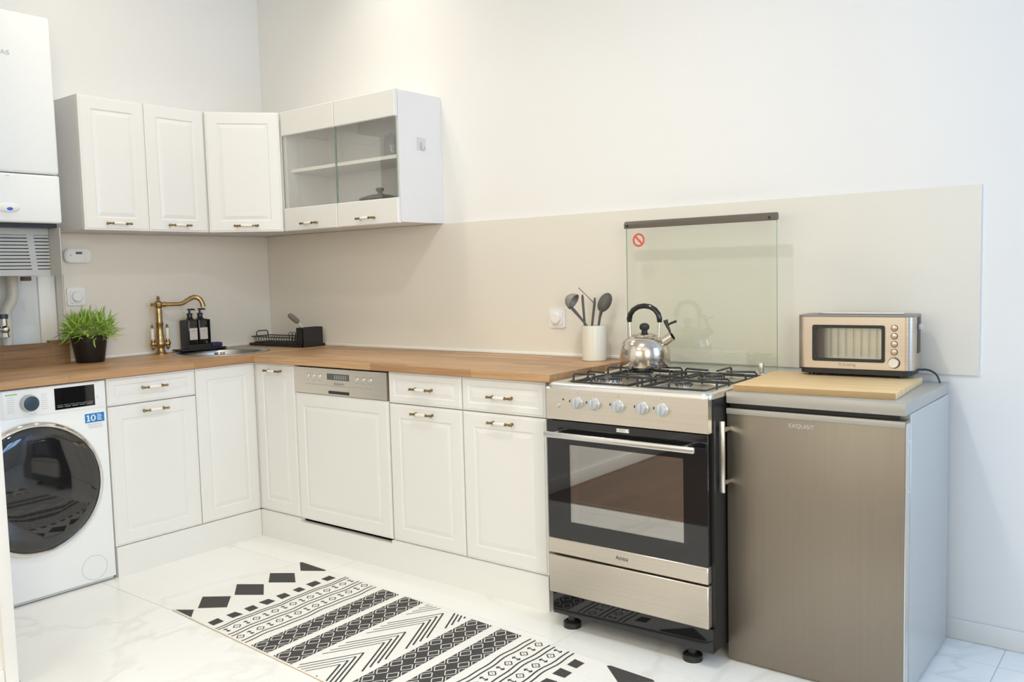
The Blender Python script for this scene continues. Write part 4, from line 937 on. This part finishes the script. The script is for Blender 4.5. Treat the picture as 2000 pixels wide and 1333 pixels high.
# ------------------------------------------------------------------ rug
RA = -.0585; U_ = Vector((math.cos(RA), math.sin(RA))); V_ = Vector((-math.sin(RA), math.cos(RA)))
def RP(uu, v, z): q = Vector((1.168, -1.362)) + U_*(uu-.085*v) + V_*v; return (q.x, q.y, z)
RU0, RU1, RW = -.035, 1.770, .625
t = thing('patterned_rug', 'long white runner rug with black geometric pattern on the tiled floor', 'rug', RP(.87, .31, 0))
b = MB(); poly = rrect((RU0+RU1)/2, RW/2, RU1-RU0, RW, .03, 5)
b.prism(poly, .0003, .003, lambda a, c_, d: RP(a, c_, d), 1); b.prism(poly, .003, .0065, lambda a, c_, d: RP(a, c_, d), 0); build('rug_base', b, ['rug', 'rugedge'], t)
pb = MB(); pr_ = random.Random(3)
ZP = .0068
def clip(poly):
    for (ax, lim, sg) in ((0, RU0+.004, 1), (0, RU1-.004, -1), (1, .003, 1), (1, RW-.003, -1)):
        out = []
        for k in range(len(poly)):
            A, B = poly[k], poly[(k+1) % len(poly)]; fa, fb = (A[ax]-lim)*sg, (B[ax]-lim)*sg
            if fa >= 0: out.append(A)
            if fa*fb < 0: tt = fa/(fa-fb); out.append((A[0]+(B[0]-A[0])*tt, A[1]+(B[1]-A[1])*tt))
        poly = out
        if len(poly) < 3: return []
    return poly
def put(poly, z=ZP, m=0):
    q = clip(poly)
    if q: pb._f([pb.bm.verts.new(RP(a, c_, z)) for a, c_ in q], m)
def wob(a, c_): return a + .0035*math.sin(c_*23+a*5) + .002*math.sin(c_*51)
def stroke(p, q, w_, z=ZP, m=0):
    A, B = Vector(p), Vector(q); d_ = (B-A).normalized(); n_ = Vector((-d_.y, d_.x))*w_/2
    put([tuple(A+n_), tuple(B+n_), tuple(B-n_), tuple(A-n_)], z, m)
def rhomb(uc, vc, a, c_, z=ZP, m=0, j=0): put([(uc-a+pr_.uniform(-j, j), vc), (uc, vc-c_+pr_.uniform(-j, j)), (uc+a+pr_.uniform(-j, j), vc), (uc, vc+c_+pr_.uniform(-j, j))], z, m)
for uc in (.062, 1.672):
    for k in range(5): rhomb(uc, -.022+.159*k, .092, .068, j=.006)
for uc in (.233, 1.497):
    for k in range(8):
        v = .037+k*.0755; h_ = .022; j = lambda: pr_.uniform(-.004, .004)
        put([(uc-h_+j(), v-h_+j()), (uc+h_+j(), v-h_+j()), (uc+h_+j(), v+h_+j()), (uc-h_+j(), v+h_+j())])
def line(uc, w_=.0065):
    n_ = 30
    for k in range(n_):
        v0, v1 = RW*k/n_, RW*(k+1)/n_; put([(wob(uc, v0)-w_/2, v0), (wob(uc, v0)+w_/2, v0), (wob(uc, v1)+w_/2, v1), (wob(uc, v1)-w_/2, v1)])
for uc in (.283, .299, .367, .388, .452, .474, 1.268, 1.288, 1.350, 1.371, 1.430, 1.450): line(uc)
for (uc, ph) in ((.333, 0), (.420, 1), (1.319, 1), (1.400, 0)):
    for k in range(15):
        v = .022+k*.0415
        if (k+ph) % 2:
            a = .0155; q = [(uc-a, v), (uc, v-a), (uc+a, v), (uc, v+a)]
            for i in range(4): stroke(q[i], q[(i+1) % 4], .0042)
            rhomb(uc, v, .003, .003)
        else:
            stroke((uc-.015, v), (uc+.015, v), .0052)
            for s_ in (-1, 1): stroke((uc+s_*.015, v), (uc+s_*.008, v-.008), .0045); stroke((uc+s_*.015, v), (uc+s_*.008, v+.008), .0045)
for (ua, ub) in ((.513, .609), (.643, .744), (.997, 1.095), (1.135, 1.231)):
    n_ = 10
    for k in range(n_): v0, v1 = RW*k/n_, RW*(k+1)/n_; put([(ua, v0), (ub, v0), (ub, v1), (ua, v1)])
    pv = .0625; um = (ua+ub)/2; q = (ub-ua)/4
    for k in range(-1, 11):
        for (uc, off) in ((um-q*.98, 0), (um+q*.98, 0)):
            v = .03+k*pv+off; a, c_ = q*.80, pv*.40; qq = [(uc-a, v-c_*.15), (uc-a*.1, v-c_), (uc+a, v+c_*.15), (uc+a*.1, v+c_)]
            for i in range(4): stroke(qq[i], qq[(i+1) % 4], .0032, ZP+.0003, 1)
        for (uc, sg) in ((ua, 1), (ub, -1)):
            v = .03+(k+.5)*pv; stroke((uc, v-.018), (uc+sg*.016, v), .0028, ZP+.0003, 1); stroke((uc, v+.018), (uc+sg*.016, v), .0028, ZP+.0003, 1)
for k in range(-1, 5):
    for j in range(4):
        v = .203+.1965*(k)-.034*j; uc = .876
        stroke((uc, v), (uc-.108, v-.185), .0042 if j else .005); stroke((uc, v), (uc+.095, v-.185), .0068)
pt_o = build('woven_pattern', pb, ['rugd', 'rug'], t, fix=False)

for o in bpy.data.objects:
    if o.type == 'MESH' and not o.data.materials: print('no material', o.name)
